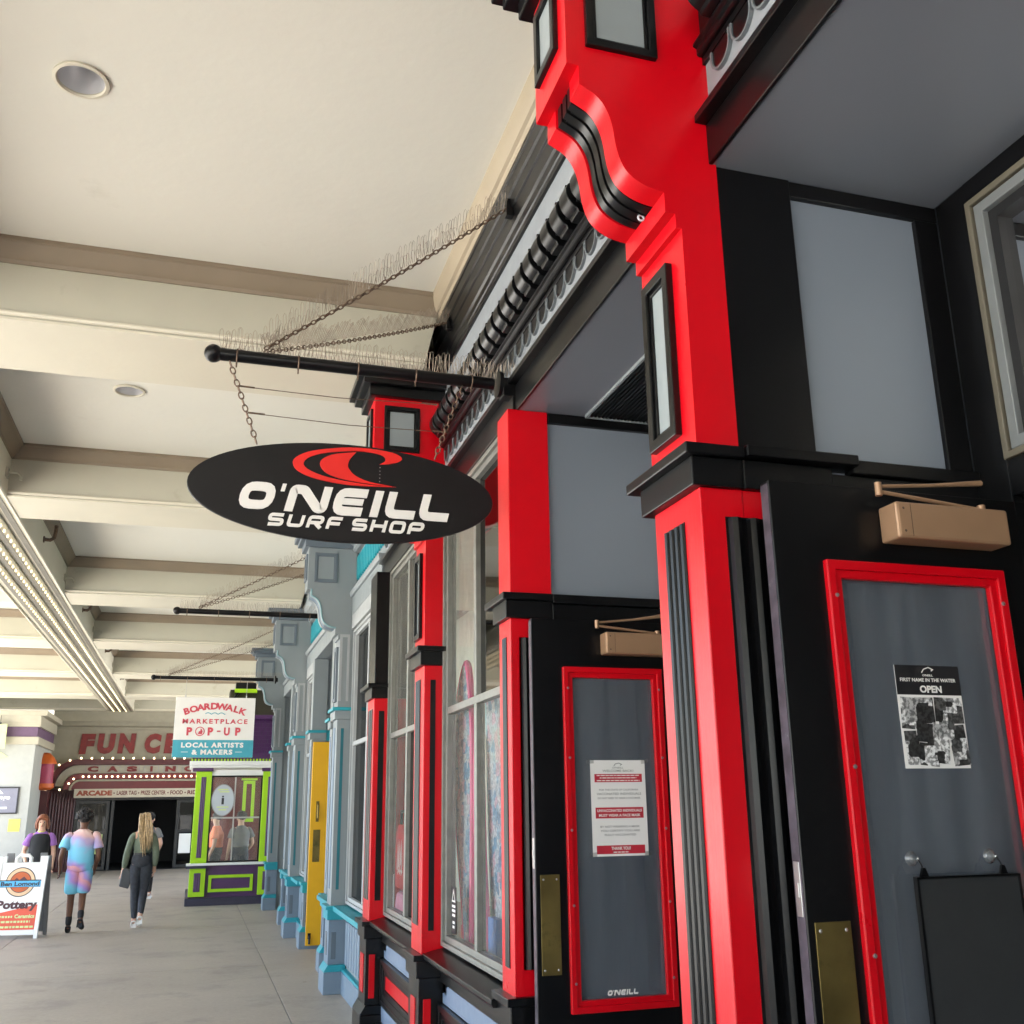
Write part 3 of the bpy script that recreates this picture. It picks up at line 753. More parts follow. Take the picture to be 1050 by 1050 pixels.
# corbels under the crown
cp = [(.172, 4.155), (.118, 4.156), (.110, 4.158), (.105, 4.172), (.092, 4.180), (.076, 4.194), (.064, 4.212), (.058, 4.235), (.057, 4.262), (.066, 4.285), (.085, 4.298), (.172, 4.302)]
first = None
for a, b in segs():
    k0 = math.ceil((a-4.211)/.137+.35); k1 = math.floor((b-4.211)/.137-.35)
    for k in range(k0, k1+1):
        y = 4.211+.137*k
        if first is None:
            mb = MB(); mb.prism(cp, -.046, .046); mb.box(.100, .172, -.058, -.046, 4.20, 4.368)
            first = mb.build('corbel', M['black'], shop, .003, smooth=True, loc=(FX(y), y, 0)); continue
        c = first.copy(); C.objects.link(c); c.parent = shop; c.location = Vector((FX(y), y, 0))-Vector(shop.location)
mb = MB(True)
for a, b in segs():
    mb.prism([(.30, 4.635), (.172, 4.635), (.156, 4.637), (.152, 4.66), (.146, 4.668), (.140, 4.70), (.128, 4.712), (.122, 4.795), (.112, 4.802), (.106, 4.86), (.094, 4.87), (.088, 4.93), (.080, 4.935), (.080, ZK), (.30, ZK)], a, b)
mb.build('crown_molding', M['black'], shop, .002)
MB(True).box(.150, .175, 4.62, 4.74, 3.70, 3.90).build('cornice_block', M['black'], shop, .003)
MB(True).box(.10, .33, 4.618, 4.70, 3.78, 3.88).build('cornice_block', M['black'], shop, .003)
MB(True).box(.30, 1.40, -1.6, 8.84, 3.741, ZC+.05).build('upper_wall', M['grey2'], shop)

# display windows
window_bay(shop, 4.83, 6.345, .19, .955, 3.675, 2.32, [5.60], OP)
window_bay(shop, 6.71, 8.465, .19, .93, 3.675, 2.30, [7.72], OP)
def bulkhead(y0, y1, zt):
    r_ = MB(True).box(.20, .31, y0, y1, .0, zt-.02).build('bulkhead', M['black'], shop)
    MB(True).prism([(.07, zt-.065), (.06, zt-.05), (.06, zt-.03), (.20, zt+.0), (.31, zt+.0), (.31, zt-.065)], y0, y1).build('window_sill', M['black'], r_, .003)
    MB(True).box(.165, .20, y0, y1, zt-.185, zt-.066).build('fascia', M['black'], r_, .002)
    a, b = y0+.03, y1-.03; q = .10
    z1_, z0_ = zt-.186, zt-.30
    MB(True).prism([(a, z0_), (b, z0_), (b, z1_-.06), (b-q, z1_-.06), (b-q, z1_-.02), (b-q-.05, z1_), (a+q+.05, z1_), (a+q, z1_-.02), (a+q, z1_-.06), (a, z1_-.06)], .18, .20, 'x').build('pale_blue_panel', M['lilac'], r_, .002)
    mb = MB(True)
    for k, (d_, t_) in enumerate(((.150, .03), (.162, .022), (.172, .03))): mb.frame(y0+.02+.035*k, y1-.02-.035*k, .27+.035*k, zt-.305-.035*k, .038, d_, .20, 'x')
    mb.build('panel_molding', M['black'], r_, .003)
    MB(True).box(.178, .199, y0+.13, y1-.13, .385, zt-.42).build('red_panel', M['red'], r_)
    MB(True).box(.165, .20, y0, y1, .15, .262).build('pale_blue_base', M['lilac'], r_)
    MB(True).box(.12, .20, y0, y1, 0, .149).build('plinth', M['black'], r_, .004)
bulkhead(4.80, 6.37, .925); bulkhead(6.685, 8.49, .90)
# interior shell behind the glass
mb = MB(True); mb.box(3.2, 3.3, -1.6, 10.2, 0, 3.74); mb.box(1.42, 3.2, 10.1, 10.2, 0, 3.74); mb.box(1.42, 3.2, -1.6, -1.5, 0, 3.74)
mb.box(1.40, 3.2, -1.5, 10.1, 3.741, 3.80)
mb.build('interior_wall', M['interior'], shop)
MB(True).box(.312, 1.45, 4.795, 10.1, .50, .84).build('display_platform', M['interior_floor'], shop)
MB(True).box(1.36, 1.42, 4.795, 10.1, .84, 3.74).build('display_backing', M['interior'], shop)
MB(True).box(.312, 1.36, 4.795, 10.1, 3.70, 3.74).build('display_ceiling', M['interior'], shop)
MB(True).box(1.16, 3.2, -1.5, 4.7, .0, .02).build('interior_floor', M['interior_floor'], shop)

# ------------------------------------------------------------------ entry doors
def door(y, w0, w1, zb, zt, gx0, gx1, gz0, gz1, closer, plate):
    t = .045
    d = MB(True); d.ring([(w0, zb), (w1, zb), (w1, zt), (w0, zt)], [(gx0+.02, gz0+.02), (gx1-.02, gz0+.02), (gx1-.02, gz1-.02), (gx0+.02, gz1-.02)], y, y+t)
    o = d.build('door', M['blackwood'], shop, .004)
    mb = MB(True); mb.box(w0-.0015, w0+.001, y+.004, y+t-.004, zb+.02, zt-.01); mb.build('worn_edge', M['steel_worn'], o)
    mb = MB(True); mb.box(w0-.003, w0+.001, y+.010, y+.036, 1.47, 1.60); mb.box(w0-.006, w0+.001, y+.016, y+.030, 1.515, 1.55); mb.build('lock_plate', M['steel'], o, .001)
    f = 0.050
    mb = MB(True); mb.frame(gx0, gx1, gz0, gz1, f*.55, y-.018, y+.01); mb.frame(gx0+f*.5, gx1-f*.5, gz0+f*.5, gz1-f*.5, f*.5, y-.008, y+.014)
    fr = mb.build('glazing_frame', M['red'], o, .004)
    mb = MB(True)
    for gx in (gx0+.022, gx1-.022):
        for k in range(5): mb.lathe([(.0062, 0), (.0055, -.003), (.0001, -.0042)], (gx, y-.018, gz0+.12+(gz1-gz0-.22)*k/4), 'y', 10)
    mb.build('screw', M['steel'], fr, smooth=True)
    mb = MB(True); mb.add([(gx0+.03, y+.02, gz0+.03), (gx1-.03, y+.02, gz0+.03), (gx1-.03, y+.02, gz1-.03), (gx0+.03, y+.02, gz1-.03)], [(0, 1, 2, 3)])
    mb.build('pane', M['doorglass'], o)
    c0, c1, z0, z1 = closer
    mb = MB(True); mb.box(c0, c1, y-.085, y-.001, z0, z1); cl = mb.build('door_closer', M['bronze'], o, .008)
    mb = MB(True); yy = y-.05
    mb.tube([(c1-.06, yy, z1+.005), (c0-.035, yy-.012, z1+.030)], .006, 8); mb.tube([(c0-.035, yy-.012, z1+.045), (c0+.16, yy+.01, z1+.07), (c1-.03, yy+.02, z1+.095)], [.0055, .0055, .009], 8)
    mb.lathe([(.010, -.012), (.010, .026)], (c0-.035, yy-.012, z1+.03), 'z', 12); mb.lathe([(.012, -.01), (.012, .010)], (c1-.06, yy, z1+.008), 'z', 12)
    mb.build('closer_arm', M['bronze'], cl, smooth=True)
    mb = MB(True); mb.box(c0+.045, c0+.0465, y-.0858, y-.084, z0+.006, z1-.006)
    for zz in (z0+.02, z1-.02): mb.lathe([(.004, 0), (.0001, -.0015)], (c0+.022, y-.0855, zz), 'y', 8)
    mb.lathe([(.006, 0), (.006, .004), (.0001, .004)], (c1-.0005, y-.045, (z0+z1)/2), 'x', 10); mb.build('cover_seam', M['chain'], cl)
    p0, p1, pz0, pz1 = plate
    mb = MB(True); mb.box(p0, p1, y-.004, y, pz0, pz1); pl = mb.build('push_plate', M['brass'], o, .001)
    mb = MB(True)
    for a in (p0+.014, p1-.014):
        for z in (pz0+.02, pz1-.02): mb.lathe([(.005, 0), (.0001, -.003)], (a, y-.004, z), 'y', 8)
    mb.build('screw', M['steel'], pl)
    return o
M['steel_worn'] = mat('worn_door_edge', (.065, .055, .07), .4, metal=.2, var=.4, scale=25, stain=((.35, .35, .35), 18, .64))
YD1, YD2 = 2.325, 4.455
door(YD1, .198, 1.09, .03, 2.605, .348, .945, .35, 2.383, (.545, .925, 2.44, 2.545), (.218, .320, 1.06, 1.458))
door(YD2, .175, 1.06, .03, 2.588, .322, .828, .878, 2.363, (.518, .86, 2.42, 2.523), (.195, .285, 1.036, 1.445))
# small painted hook under the bracket
mb = MB(True); mb.tube([(.010*math.cos(a)-.015, 2.60, 3.562+.010*math.sin(a)) for a in [k*2*math.pi/12 for k in range(12)]], .0035, 6, closed=True)
mb.build('hook_eye', M['pale'], A, smooth=True)

# ------------------------------------------------------------------ things on the doors
def facef(y, off=0): return lambda u, v, h: (FX(y)+u, y-h-off, v)
def thing_mesh(name, mb, m, label, cat, group=None, bevel=0, smooth=False):
    return tag(mb.build(name, m, None, bevel, smooth), label, cat, group)
# black and white OPEN poster
yg = YD1+.019
t_ = empty('poster', (FX(yg)+.665, yg, 1.82), 'black poster reading OPEN above a black and white photo collage on the near door', 'poster')
MB().box(FX(yg)+.553, FX(yg)+.764, yg-.0015, yg, 1.826, 2.103).build('sheet', M['paper'], t_)
P_ = facef(yg, .0015); mb = MB()
mb.add([P_(.553, 2.022, .0004), P_(.764, 2.022, .0004), P_(.764, 2.103, .0004), P_(.553, 2.103, .0004)], [(0, 1, 2, 3)]); mb.build('black_header', M['ink'], t_)
mb = MB(); put_text(mb, 'FIRST NAME IN THE WATER', .567, .750, 2.058, 2.068, facef(yg, .0022), .0004, .02)
put_text(mb, 'OPEN', .628, .700, 2.028, 2.048, facef(yg, .0022), .0004, .04)
put_text(mb, "O'NEILL", .642, .676, 2.073, 2.079, facef(yg, .0022), .0004, .03)
stroke(mb, [(.640, 2.083), (.648, 2.093), (.664, 2.098), (.678, 2.092), (.672, 2.088)], .003, facef(yg, .0022), .0004); mb.build('lettering', M['signwhite'], t_)
mb = MB(); random.seed(3); pl_ = [(.558, 1.93, .05, .085), (.606, 1.945, .06, .07), (.668, 1.95, .045, .066), (.712, 1.945, .048, .07), (.56, 1.835, .045, .09), (.602, 1.832, .062, .06), (.652, 1.838, .05, .105), (.706, 1.833, .054, .108), (.60, 1.895, .055, .05), (.675, 1.905, .05, .07), (.63, 1.86, .04, .05)]
for k, (a, b, w, h) in enumerate(pl_):
    q = random.uniform(-.12, .12); c_, s_ = math.cos(q), math.sin(q); cx, cz = a+w/2, b+h/2
    mb.add([facef(yg, .0019+.0003*k)(cx+dx*c_-dz*s_, cz+dx*s_+dz*c_, 0) for dx, dz in ((-w/2, -h/2), (w/2, -h/2), (w/2, h/2), (-w/2, h/2))], [(0, 1, 2, 3)])
mb.build('photo_collage', M['photos'], t_)
# black board hung from two suction cups
t_ = empty('hanging_board', (FX(YD1)+.66, YD1, 1.14), 'blank black board hung by two clear suction cups on the near door glass', 'board')
MB(True).box(.508, .832, YD1-.030, YD1-.020, 1.10, 1.556).build('board', M['boardgrey'], t_, .002)
mb = MB(True); mb.frame(.508, .832, 1.10, 1.556, .006, YD1-.033, YD1-.018); mb.build('board_rim', M['black'], t_)
for w in (.537, .785):
    mb = MB(True); mb.lathe([(.020, 0), (.014, -.008), (.006, -.014), (.007, -.022), (.0001, -.024)], (w, YD1+.018, 1.598), 'y', 16); sc_ = mb.build('suction_cup', M['clearcup'], t_, smooth=True)
    mb = MB(True); mb.prism([(w-.013, 1.553), (w+.013, 1.553), (w+.004, 1.578), (w-.004, 1.578)], YD1-.029, YD1-.021); mb.tube([(w, YD1-.008, 1.598), (w, YD1-.018, 1.585), (w, YD1-.024, 1.572)], .002, 6); mb.build('clip', M['black'], sc_)
# white notice on the far door
yg = YD2+.019
t_ = empty('notice', (FX(yg)+.592, yg, 1.51), 'white and red welcome-back notice taped to the glass of the far door', 'notice')
MB().box(FX(yg)+.455, FX(yg)+.729, yg-.0015, yg, 1.513, 1.937).build('sheet', M['paper'], t_)
mb = MB(); bands = [(.474, .712, 1.838, 1.875), (.474, .712, 1.678, 1.726), (.474, .712, 1.523, 1.560)]
for a, b, c, e in bands: mb.add([facef(yg, .0019)(u, v, 0) for u, v in ((a, c), (b, c), (b, e), (a, e))], [(0, 1, 2, 3)])
mb.build('red_band', M['redink'], t_)
mb = MB(); fo = facef(yg, .0022)
for a, b, z in ((.485, .700, 1.866), (.50, .685, 1.855), (.485, .700, 1.843), (.555, .632, 1.528)):   # print too small to read
    u = a
    while u < b:
        q = random.uniform(.008, .024); mb.add([fo(*p, 0) for p in ((u, z), (min(b, u+q), z), (min(b, u+q), z+.0045), (u, z+.0045))], [(0, 1, 2, 3)]); u += q+.004
for s_, a, b, c, e in (('UNVACCINATED INDIVIDUALS', .482, .704, 1.706, 1.718), ('MUST WEAR A FACE MASK', .490, .696, 1.685, 1.697), ('THANK YOU!', .545, .64, 1.540, 1.554)):
    put_text(mb, s_, a, b, c, e, fo, .0003, .025)
mb.build('white_lettering', M['signwhite'], t_)
mb = MB()
for s_, a, b, c, e in (('WELCOME BACK!', .515, .67, 1.884, 1.894), ("O'NEILL", .565, .62, 1.899, 1.907), ('FOR THE STATE OF CALIFORNIA', .495, .69, 1.800, 1.808), ('VACCINATED INDIVIDUALS', .482, .704, 1.781, 1.791), ('DO NOT NEED TO WEAR A FACE MASK', .487, .70, 1.763, 1.771), ('BY NOT WEARING A MASK', .495, .69, 1.637, 1.646), ('YOU CERTIFY YOU ARE', .495, .69, 1.619, 1.628), ('FULLY VACCINATED', .515, .67, 1.601, 1.610)):
    put_text(mb, s_, a, b, c, e, fo, .0003, .015)
stroke(mb, [(.572, 1.910), (.580, 1.920), (.598, 1.924), (.612, 1.918), (.604, 1.913)], .0035, fo, .0003)
mb.build('print', M['greyink'], t_)
mb = MB(); ft = facef(yg, .0026)
for u, v in ((.455, 1.930), (.729, 1.930), (.457, 1.520), (.728, 1.521)): mb.add([ft(u+dx, v+dz, 0) for dx, dz in ((-.018, -.010), (.018, -.007), (.018, .012), (-.018, .009))], [(0, 1, 2, 3)])
mb.build('tape', M['clearcup'], t_)
# shop name decal at the foot of the far door glass
def oneill(mb, x0, x1, z0, z1, place, th):
    """wide italic capitals drawn as strokes: O ' N E I L L"""
    U = 740+25; H = 92.0
    sx = (x1-x0)/U; sz = (z1-z0)/H
    pf = lambda u, v, h: place(x0+u*sx, z0+v*sz, h)
    t_ = 30; h2 = t_/2; sh = .26
    def S(pts, closed=False, r=20): stroke(mb, fillet(pts, r, closed) if r else pts, t_, pf, th, closed, sh, 0)
    o = 0
    S([(h2, h2), (118-h2, h2), (118-h2, H-h2), (h2, H-h2)], True, 30)
    slab(mb, [(p[0]+sh*p[1], p[1]) for p in ((132, 66), (146, 66), (146, 92), (132, 92))], [(0, 1, 2, 3)], pf, th)
    n0 = 163
    S([(n0+h2, 0), (n0+h2, H-h2), (n0+50, H-h2), (n0+112, h2), (n0+146-h2, h2), (n0+146-h2, H)], False, 10)
    e0 = 326
    S([(e0+112, H-h2*.9), (e0+h2, H-h2*.9), (e0+h2, h2*.9), (e0+108, h2*.9)], False, 26); 
    slab(mb, [(p[0]+sh*p[1], p[1]) for p in ((e0+26, 36), (e0+104, 36), (e0+104, 58), (e0+26, 58))], [(0, 1, 2, 3)], pf, th+.0004)
    S([(464+h2, 0), (464+h2, H)], False, 0)
    S([(514+h2, H), (514+h2, h2), (514+112, h2)], False, 24)
    S([(640+h2, H), (640+h2, h2), (640+112, h2)], False, 24)
mb = MB(True); oneill(mb, .500, .648, .936, .958, lambda u, v, h: (u, YD2+.018-h, v), .0006)
thing_mesh('door_decal', mb, M['signwhite'], 'small white lettering decal at the foot of the far door glass', 'decal')

# ------------------------------------------------------------------ goods in the display windows
def outline_board(pts, w, m, edge, label):
    """a surfboard on end just behind the glass; pts = outline (y, z)"""
    pts = smooth_closed(pts); c = (sum(p[0] for p in pts)/len(pts), min(p[1] for p in pts))
    t_ = empty('surfboard', (FX(c[0])+w, c[0], c[1]), label, 'surfboard')
    MB(True).prism(pts, w, w+.045, 'x').build('deck', m, t_, .01)
    mb = MB(True); mb.tube([(w+.02, p[0], p[1]) for p in pts], .024, 8, closed=True); mb.build('rail', edge, t_, smooth=True)
def smooth_closed(p, k=3):
    out = []; n = len(p)
    for i in range(n):
        a, b, c, d = (Vector(p[(i+j) % n]) for j in (-1, 0, 1, 2))
        for j in range(k):
            t = j/k; out.append(tuple(.5*((2*b)+(c-a)*t+(2*a-5*b+4*c-d)*t*t+(3*b-a-3*c+d)*t**3)))
    return out
outline_board([(6.30, 2.62), (6.45, 2.50), (6.60, 2.25), (6.60, 1.95), (6.50, 1.55), (6.36, 1.15), (6.28, .90), (6.18, .88), (6.16, 1.15), (6.14, 1.55), (6.13, 1.95), (6.15, 2.25), (6.22, 2.50)], .30, M['news'], M['pinkedge'], 'tall blue printed board with pink rails leaning in the left display window pane')
outline_board([(5.78, 2.80), (5.90, 2.66), (5.98, 2.40), (5.97, 2.05), (5.93, 1.55), (5.88, 1.10), (5.84, .90), (5.76, .88), (5.70, 1.10), (5.62, 1.55), (5.56, 2.05), (5.58, 2.40), (5.67, 2.66)], .36, M['news'], M['aquaedge'], 'pale aqua pointed board standing in the right display window pane')
outline_board([(5.97, 2.15), (6.02, 1.9), (6.00, 1.5), (5.93, 1.15), (5.86, .90), (5.80, .90), (5.82, 1.15), (5.88, 1.5), (5.91, 1.9)], .29, M['pinkcloth'], M['pinkedge'], 'narrow pink board leaning beside the window mullion')
for k_, (y0, y1, z0, z1, m_k, lab) in enumerate(((5.50, 5.98, 1.86, 2.30, 'goods', 'colourful product print hanging at the top of the right window pane'), (5.46, 5.90, 1.38, 1.80, 'goods2', 'pale product print hanging in the middle of the right window pane'))):
    thing_mesh('hanging_print', MB(True).box(.415, .425, y0, y1, z0, z1), M[m_k], lab, 'print', 'prints hanging in the display window')
mb = MB(True); mb.box(.50, .80, 5.2, 6.3, 1.82, 1.85); mb.box(.50, .80, 5.2, 6.3, 1.33, 1.36); mb.box(.78, .82, 5.2, 5.23, .84, 1.82); mb.box(.78, .82, 6.27, 6.3, .84, 1.82)
thing_mesh('display_shelf', mb, M['white'], 'white display shelf behind the leaning boards', 'shelf')
random.seed(5)
mb = MB(True)
for z in (1.36, 1.85):
    y = 5.24
    while y < 6.15:
        w = random.uniform(.08, .2); h = random.uniform(.15, .40); mb.box(.52, .76, y, y+w, z, z+h); y += w+.03
o = thing_mesh('shop_goods', mb, M['goods'], 'mixed packaged goods crowded on the window shelf', 'goods'); o['kind'] = 'stuff'
mb = MB(True); mb.box(.30, .34, 5.58, 5.74, .842, 1.15); thing_mesh('carton', mb, M['skybox'], 'bright blue card standing on the window floor beside the near post', 'card', None, .004)
mb = MB(True); mb.box(.40, .70, 6.35, 6.80, .842, 1.0); thing_mesh('display_crate', mb, M['redbag'], 'low red box on the window floor below the leaning boards', 'box', None, .006)
# sticker inside the pane: black with white triangle and bars
t_ = empty('window_sticker', (FX(6.2)+.222, 6.22, 1.10), 'black window sticker with a white triangle and white bars, low in the left pane', 'sticker')
MB(True).box(.215, .2175, 6.155, 6.262, 1.015, 1.275).build('backing', M['ink'], t_)
pw = lambda u, v, h: (.2145-h, 6.262-u, v); mb = MB(True)
mb.ring([(6.255, 1.19), (6.165, 1.19), (6.21, 1.262)], [(6.24, 1.20), (6.18, 1.20), (6.21, 1.245)], .2135, .2149, 'x')
for k, (u, v, z) in enumerate(((.012, .095, 1.16), (.012, .095, 1.135), (.02, .09, 1.11), (.03, .08, 1.07), (.03, .075, 1.045))): mb.box(.2135, .2149, 6.262-u, 6.262-v, z, z+.014)
mb.build('print', M['signwhite'], t_)
# red bag and pink cloth in the next window
t_ = empty('hanging_bag', (FX(8.2)+.27, 8.2, 1.4), 'tall red bag with white script hanging in the farther display window', 'bag')
mb = MB(True)
prof = [(8.02, 1.12), (8.38, 1.12), (8.41, 1.40), (8.37, 1.52), (8.30, 1.60), (8.12, 1.60), (8.04, 1.52), (8.0, 1.40)]
mb.prism(prof, .245, .30, 'x'); mb.build('bag_body', M['redbag'], t_, .015)
mb = MB(True); pb = lambda u, v, h: (.2445-h, 8.40-u, v)
for k in range(3): stroke(mb, [(.10+.07*k, 1.26+.02*k), (.13+.07*k, 1.48), (.16+.07*k, 1.36), (.14+.07*k, 1.24), (.18+.07*k, 1.26)], .018, pb, .002)
mb.build('script', M['signwhite'], t_)
mb = MB(True); mb.tube([(.27, 8.1, 1.59), (.27, 8.12, 1.70), (.27, 8.28, 1.70), (.27, 8.3, 1.59)], .012, 8); mb.build('handle', M['black'], t_, smooth=True)
mb = MB(True); mb.prism([(7.9, .845), (8.44, .845), (8.42, 1.0), (8.36, 1.10), (8.1, 1.09), (7.95, .97)], .25, .40, 'x'); thing_mesh('folded_towels', mb, M['pinkcloth'], 'heap of pink towels below the red bag', 'towels', None, .03)
mb = MB(True); mb.prism([(8.42, .90), (8.455, .98), (8.46, 1.10), (8.445, 1.2), (8.41, 1.22), (8.40, 1.05)], .236, .242, 'x'); thing_mesh('board_fin_card', mb, M['paper'], 'small white oval card standing at the window corner', 'card')

# ------------------------------------------------------------------ the oval sign, its pole, guys, spikes
def chain_mb(mb, p0, p1, link_, r, sag=0.0):
    p0, p1 = Vector(p0), Vector(p1); L_ = (p1-p0).length; n = max(2, int(L_/(link_*.78)))
    d = (p1-p0).normalized(); a = d.cross(Vector((0, 0, 1)) if abs(d.z) < .9 else Vector((0, 1, 0))).normalized(); b = d.cross(a)
    for i in range(n):
        t = (i+.5)/n; c = p0.lerp(p1, t)+Vector((0, 0, -sag*4*t*(1-t))); u = a if i % 2 else b
        pts = [c+d*(link_/2*math.cos(q))*1.0+u*(link_*.28*math.sin(q)) for q in [2*math.pi*k/10 for k in range(10)]]
        mb.tube(pts, r, 5, closed=True)
def spikes_mb(mb, p0, p1, h, step, spread=.05, r=.0011, upv=(0, 0, 1)):
    p0, p1 = Vector(p0), Vector(p1); n = int((p1-p0).length/step); d = (p1-p0).normalized(); s_ = d.cross(Vector(upv)).normalized(); u = Vector(upv)
    for i in range(n):
        b = p0.lerp(p1, (i+.5)/n)
        for k in (-1, 1):                  # hairpin loops leaning to either side
            hh = h*random.uniform(.78, 1.08); q = random.uniform(-.012, .012); sp_ = spread*k*random.uniform(.7, 1.2)
            mb.tube([b-d*.006, b+u*hh*.5+s_*sp_*.5+d*(q-.010), b+u*hh*.9+s_*sp_+d*(q-.008), b+u*hh+s_*sp_*1.1+d*q, b+u*hh*.9+s_*sp_+d*(q+.008), b+u*hh*.5+s_*sp_*.5+d*(q+.010), b+d*.006], r, 4, caps=False)
        if i % 4 == 0: mb.tube([b-s_*.012, b+s_*.012], .004, 4)
def sign_pole(y, x0, x1, z, label, guys, dz=0, big=True):
    t_ = empty('sign_pole', (x1, y, z), label, 'pole', 'sign poles reaching out from the shop fronts')
    mb = MB(); mb.tube([(x0, y, z+dz), (x1, y, z)], .031, 16); rod = mb.build('rod', M['blackwood'], t_, smooth=True)
    mb = MB(); mb.ball((x0-.03, y, z+dz), .045, 16); mb.build('ball_end', M['blackwood'], t_, smooth=True)
    mb = MB(); mb.lathe([(.07, 0), (.07, .02), (.036, .022), (.036, .05)], (x1+.02, y, z), 'x', 16)
    mb.build('wall_plate', M['blackwood'], t_, smooth=True)
    mb = MB()
    for k in range(5): 
        xx = x0+.08+(x1-x0-.2)*k/4; mb.tube([(xx, y+.033*math.cos(q), z+.033*math.sin(q)) for q in [2*math.pi*j/12 for j in range(12)]], .004, 5, closed=True); mb.tube([(xx, y, z-.03), (xx, y, z-.06)], .004, 5)
    mb.build('ring_clip', M['chain'], rod, smooth=True)
    gx = x0+.21
    for (yw_, zw) in guys:
        p0, p1 = (gx, y+(.02 if yw_ > y else -.02), z+.045), (FX(yw_)+.095, yw_, zw)
        mb = MB(); chain_mb(mb, p0, p1, .034 if big else .05, .0036, .015); c = mb.build('guy_chain', M['chain'], t_, smooth=True)
        mb = MB(); spikes_mb(mb, Vector(p0)+Vector((0, 0, .008)), Vector(p1)+Vector((0, 0, .004)), .105, .025 if big else .04); mb.build('bird_spikes', M['spike'], c)
        MB().box(FX(yw_)+.085, FX(yw_)+.13, yw_-.02, yw_+.02, zw-.05, zw+.05).build('wall_hook', M['blackwood'], c)
    mb = MB(); spikes_mb(mb, (x0, y, z+.03), (x1+.12, y, z+.03), .10, .022 if big else .034, .035); mb.build('bird_spikes', M['spike'], t_)
    return t_
YS = 4.68
sign_pole(YS, -.02, 1.36, 3.862, 'black sign pole nearest us, holding the oval surf shop sign', [(4.49, 4.80), (5.92, 4.83)])
sign_pole(11.9, -.28, 1.30, 3.905, 'second sign pole along the walkway, bare, on the grey shop front', [(11.3, 4.70), (13.0, 4.75)], 0, False)
sign_pole(18.1, -.73, 1.22, 3.875, 'farthest sign pole, above the rectangular marketplace sign', [(16.9, 4.72), (19.1, 4.72)], 0, False)

sg_ = empty('oval_sign', (.612, YS, 3.2), 'black oval hanging sign with red wave and white surf shop lettering', 'sign')
el = lambda a, b, n=72: [(.612+a*math.cos(2*math.pi*k/n), 3.204+b*math.sin(2*math.pi*k/n)) for k in range(n)]
MB().prism(el(.737, .248), YS-.012, YS+.012).build('board', M['signblack'], sg_, .004)
ps = lambda u, v, h: (u, YS-.012-h, v)
ringp = [(0.351, 3.332), (0.363, 3.361), (0.421, 3.395), (0.514, 3.419), (0.622, 3.435), (0.732, 3.437), (0.83, 3.427), (0.872, 3.41), (0.881, 3.396), (0.859, 3.379), (0.81, 3.365), (0.769, 3.36), (0.793, 3.376), (0.797, 3.394), (0.774, 3.41), (0.719, 3.418), (0.636, 3.418), (0.515, 3.399), (0.435, 3.372), (0.402, 3.339), (0.419, 3.309), (0.492, 3.28), (0.601, 3.261), (0.723, 3.252), (0.854, 3.25), (0.655, 3.242), (0.534, 3.25), (0.44, 3.267), (0.372, 3.297)]
bodyp = [(0.479, 3.343), (0.5, 3.372), (0.555, 3.396), (0.653, 3.413), (0.624, 3.377), (0.614, 3.343), (0.623, 3.32), (0.654, 3.291), (0.723, 3.266), (0.833, 3.252), (0.709, 3.257), (0.6, 3.268), (0.532, 3.285), (0.494, 3.31)]
def smooth_poly(p, k=3):
    out = []; n = len(p)
    for i in range(n):
        a, b, c, d = (Vector(p[(i+j) % n]) for j in (-1, 0, 1, 2))
        sharp = lambda u, v, w: (v-u).normalized().dot((w-v).normalized()) < .1
        if sharp(a, b, c): a = b
        if sharp(b, c, d): d = c
        for j in range(k):
            t = j/k; out.append(tuple(.5*((2*b)+(c-a)*t+(2*a-5*b+4*c-d)*t*t+(3*b-a-3*c+d)*t**3)))
    return out
mb = MB()
for p in (ringp, bodyp): q = smooth_poly(p); slab(mb, q, [tuple(range(len(q)))], ps, .006)
mb.build('wave_emblem', M['signred'], sg_)
mb = MB(); oneill(mb, .100, 1.128, 3.090, 3.224, ps, .006)
mb.build('name_lettering', M['signwhite'], sg_)
mb = MB(); W_ = .0158; H_ = .063
def gl(seqs, x, w):
    for i_, (pts, cl) in enumerate(seqs):
        p = [(x+a*w, 3.0145+W_/2+b*(H_-W_)) for a, b in pts]; stroke(mb, fillet(p, .014, cl), W_, ps, .006+.0005*i_, cl, .26, 3.0145)
S_ = [([(1, 1), (0, 1), (0, .5), (1, .5), (1, 0), (0, 0)], False)]; U_ = [([(0, 1.1), (0, 0), (1, 0), (1, 1.1)], False)]
R_ = [([(0, -.12), (0, 1), (1, 1), (1, .42), (.14, .42)], False), ([(.55, .34), (1, -.12)], False)]; F_ = [([(1, 1), (0, 1), (0, -.12)], False), ([(.14, .45), (.9, .45)], False)]
H_l = [([(0, -.12), (0, 1.12)], False), ([(1, -.12), (1, 1.12)], False), ([(.14, .5), (.86, .5)], False)]; O_ = [([(0, 0), (1, 0), (1, 1), (0, 1)], True)]
P_l = [([(0, -.12), (0, 1), (1, 1), (1, .4), (.14, .4)], False)]
x = .248
for g_, adv in ((S_, .092), (U_, .092), (R_, .092), (F_, .088), (None, .030), (S_, .092), (H_l, .092), (O_, .092), (P_l, .07)):
    if g_: gl(g_, x, .060)
    x += adv
mb.build('shop_lettering', M['signwhite'], sg_)
for (xt, zt_, xb, zb_) in ((.028, 3.83, .178, 3.42), (1.19, 3.83, 1.05, 3.42)):
    mb = MB(); chain_mb(mb, (xt, YS, zt_), (xb, YS, zb_), .040, .0036); mb.build('hanging_chain', M['chain'], sg_, smooth=True)
mb = MB()
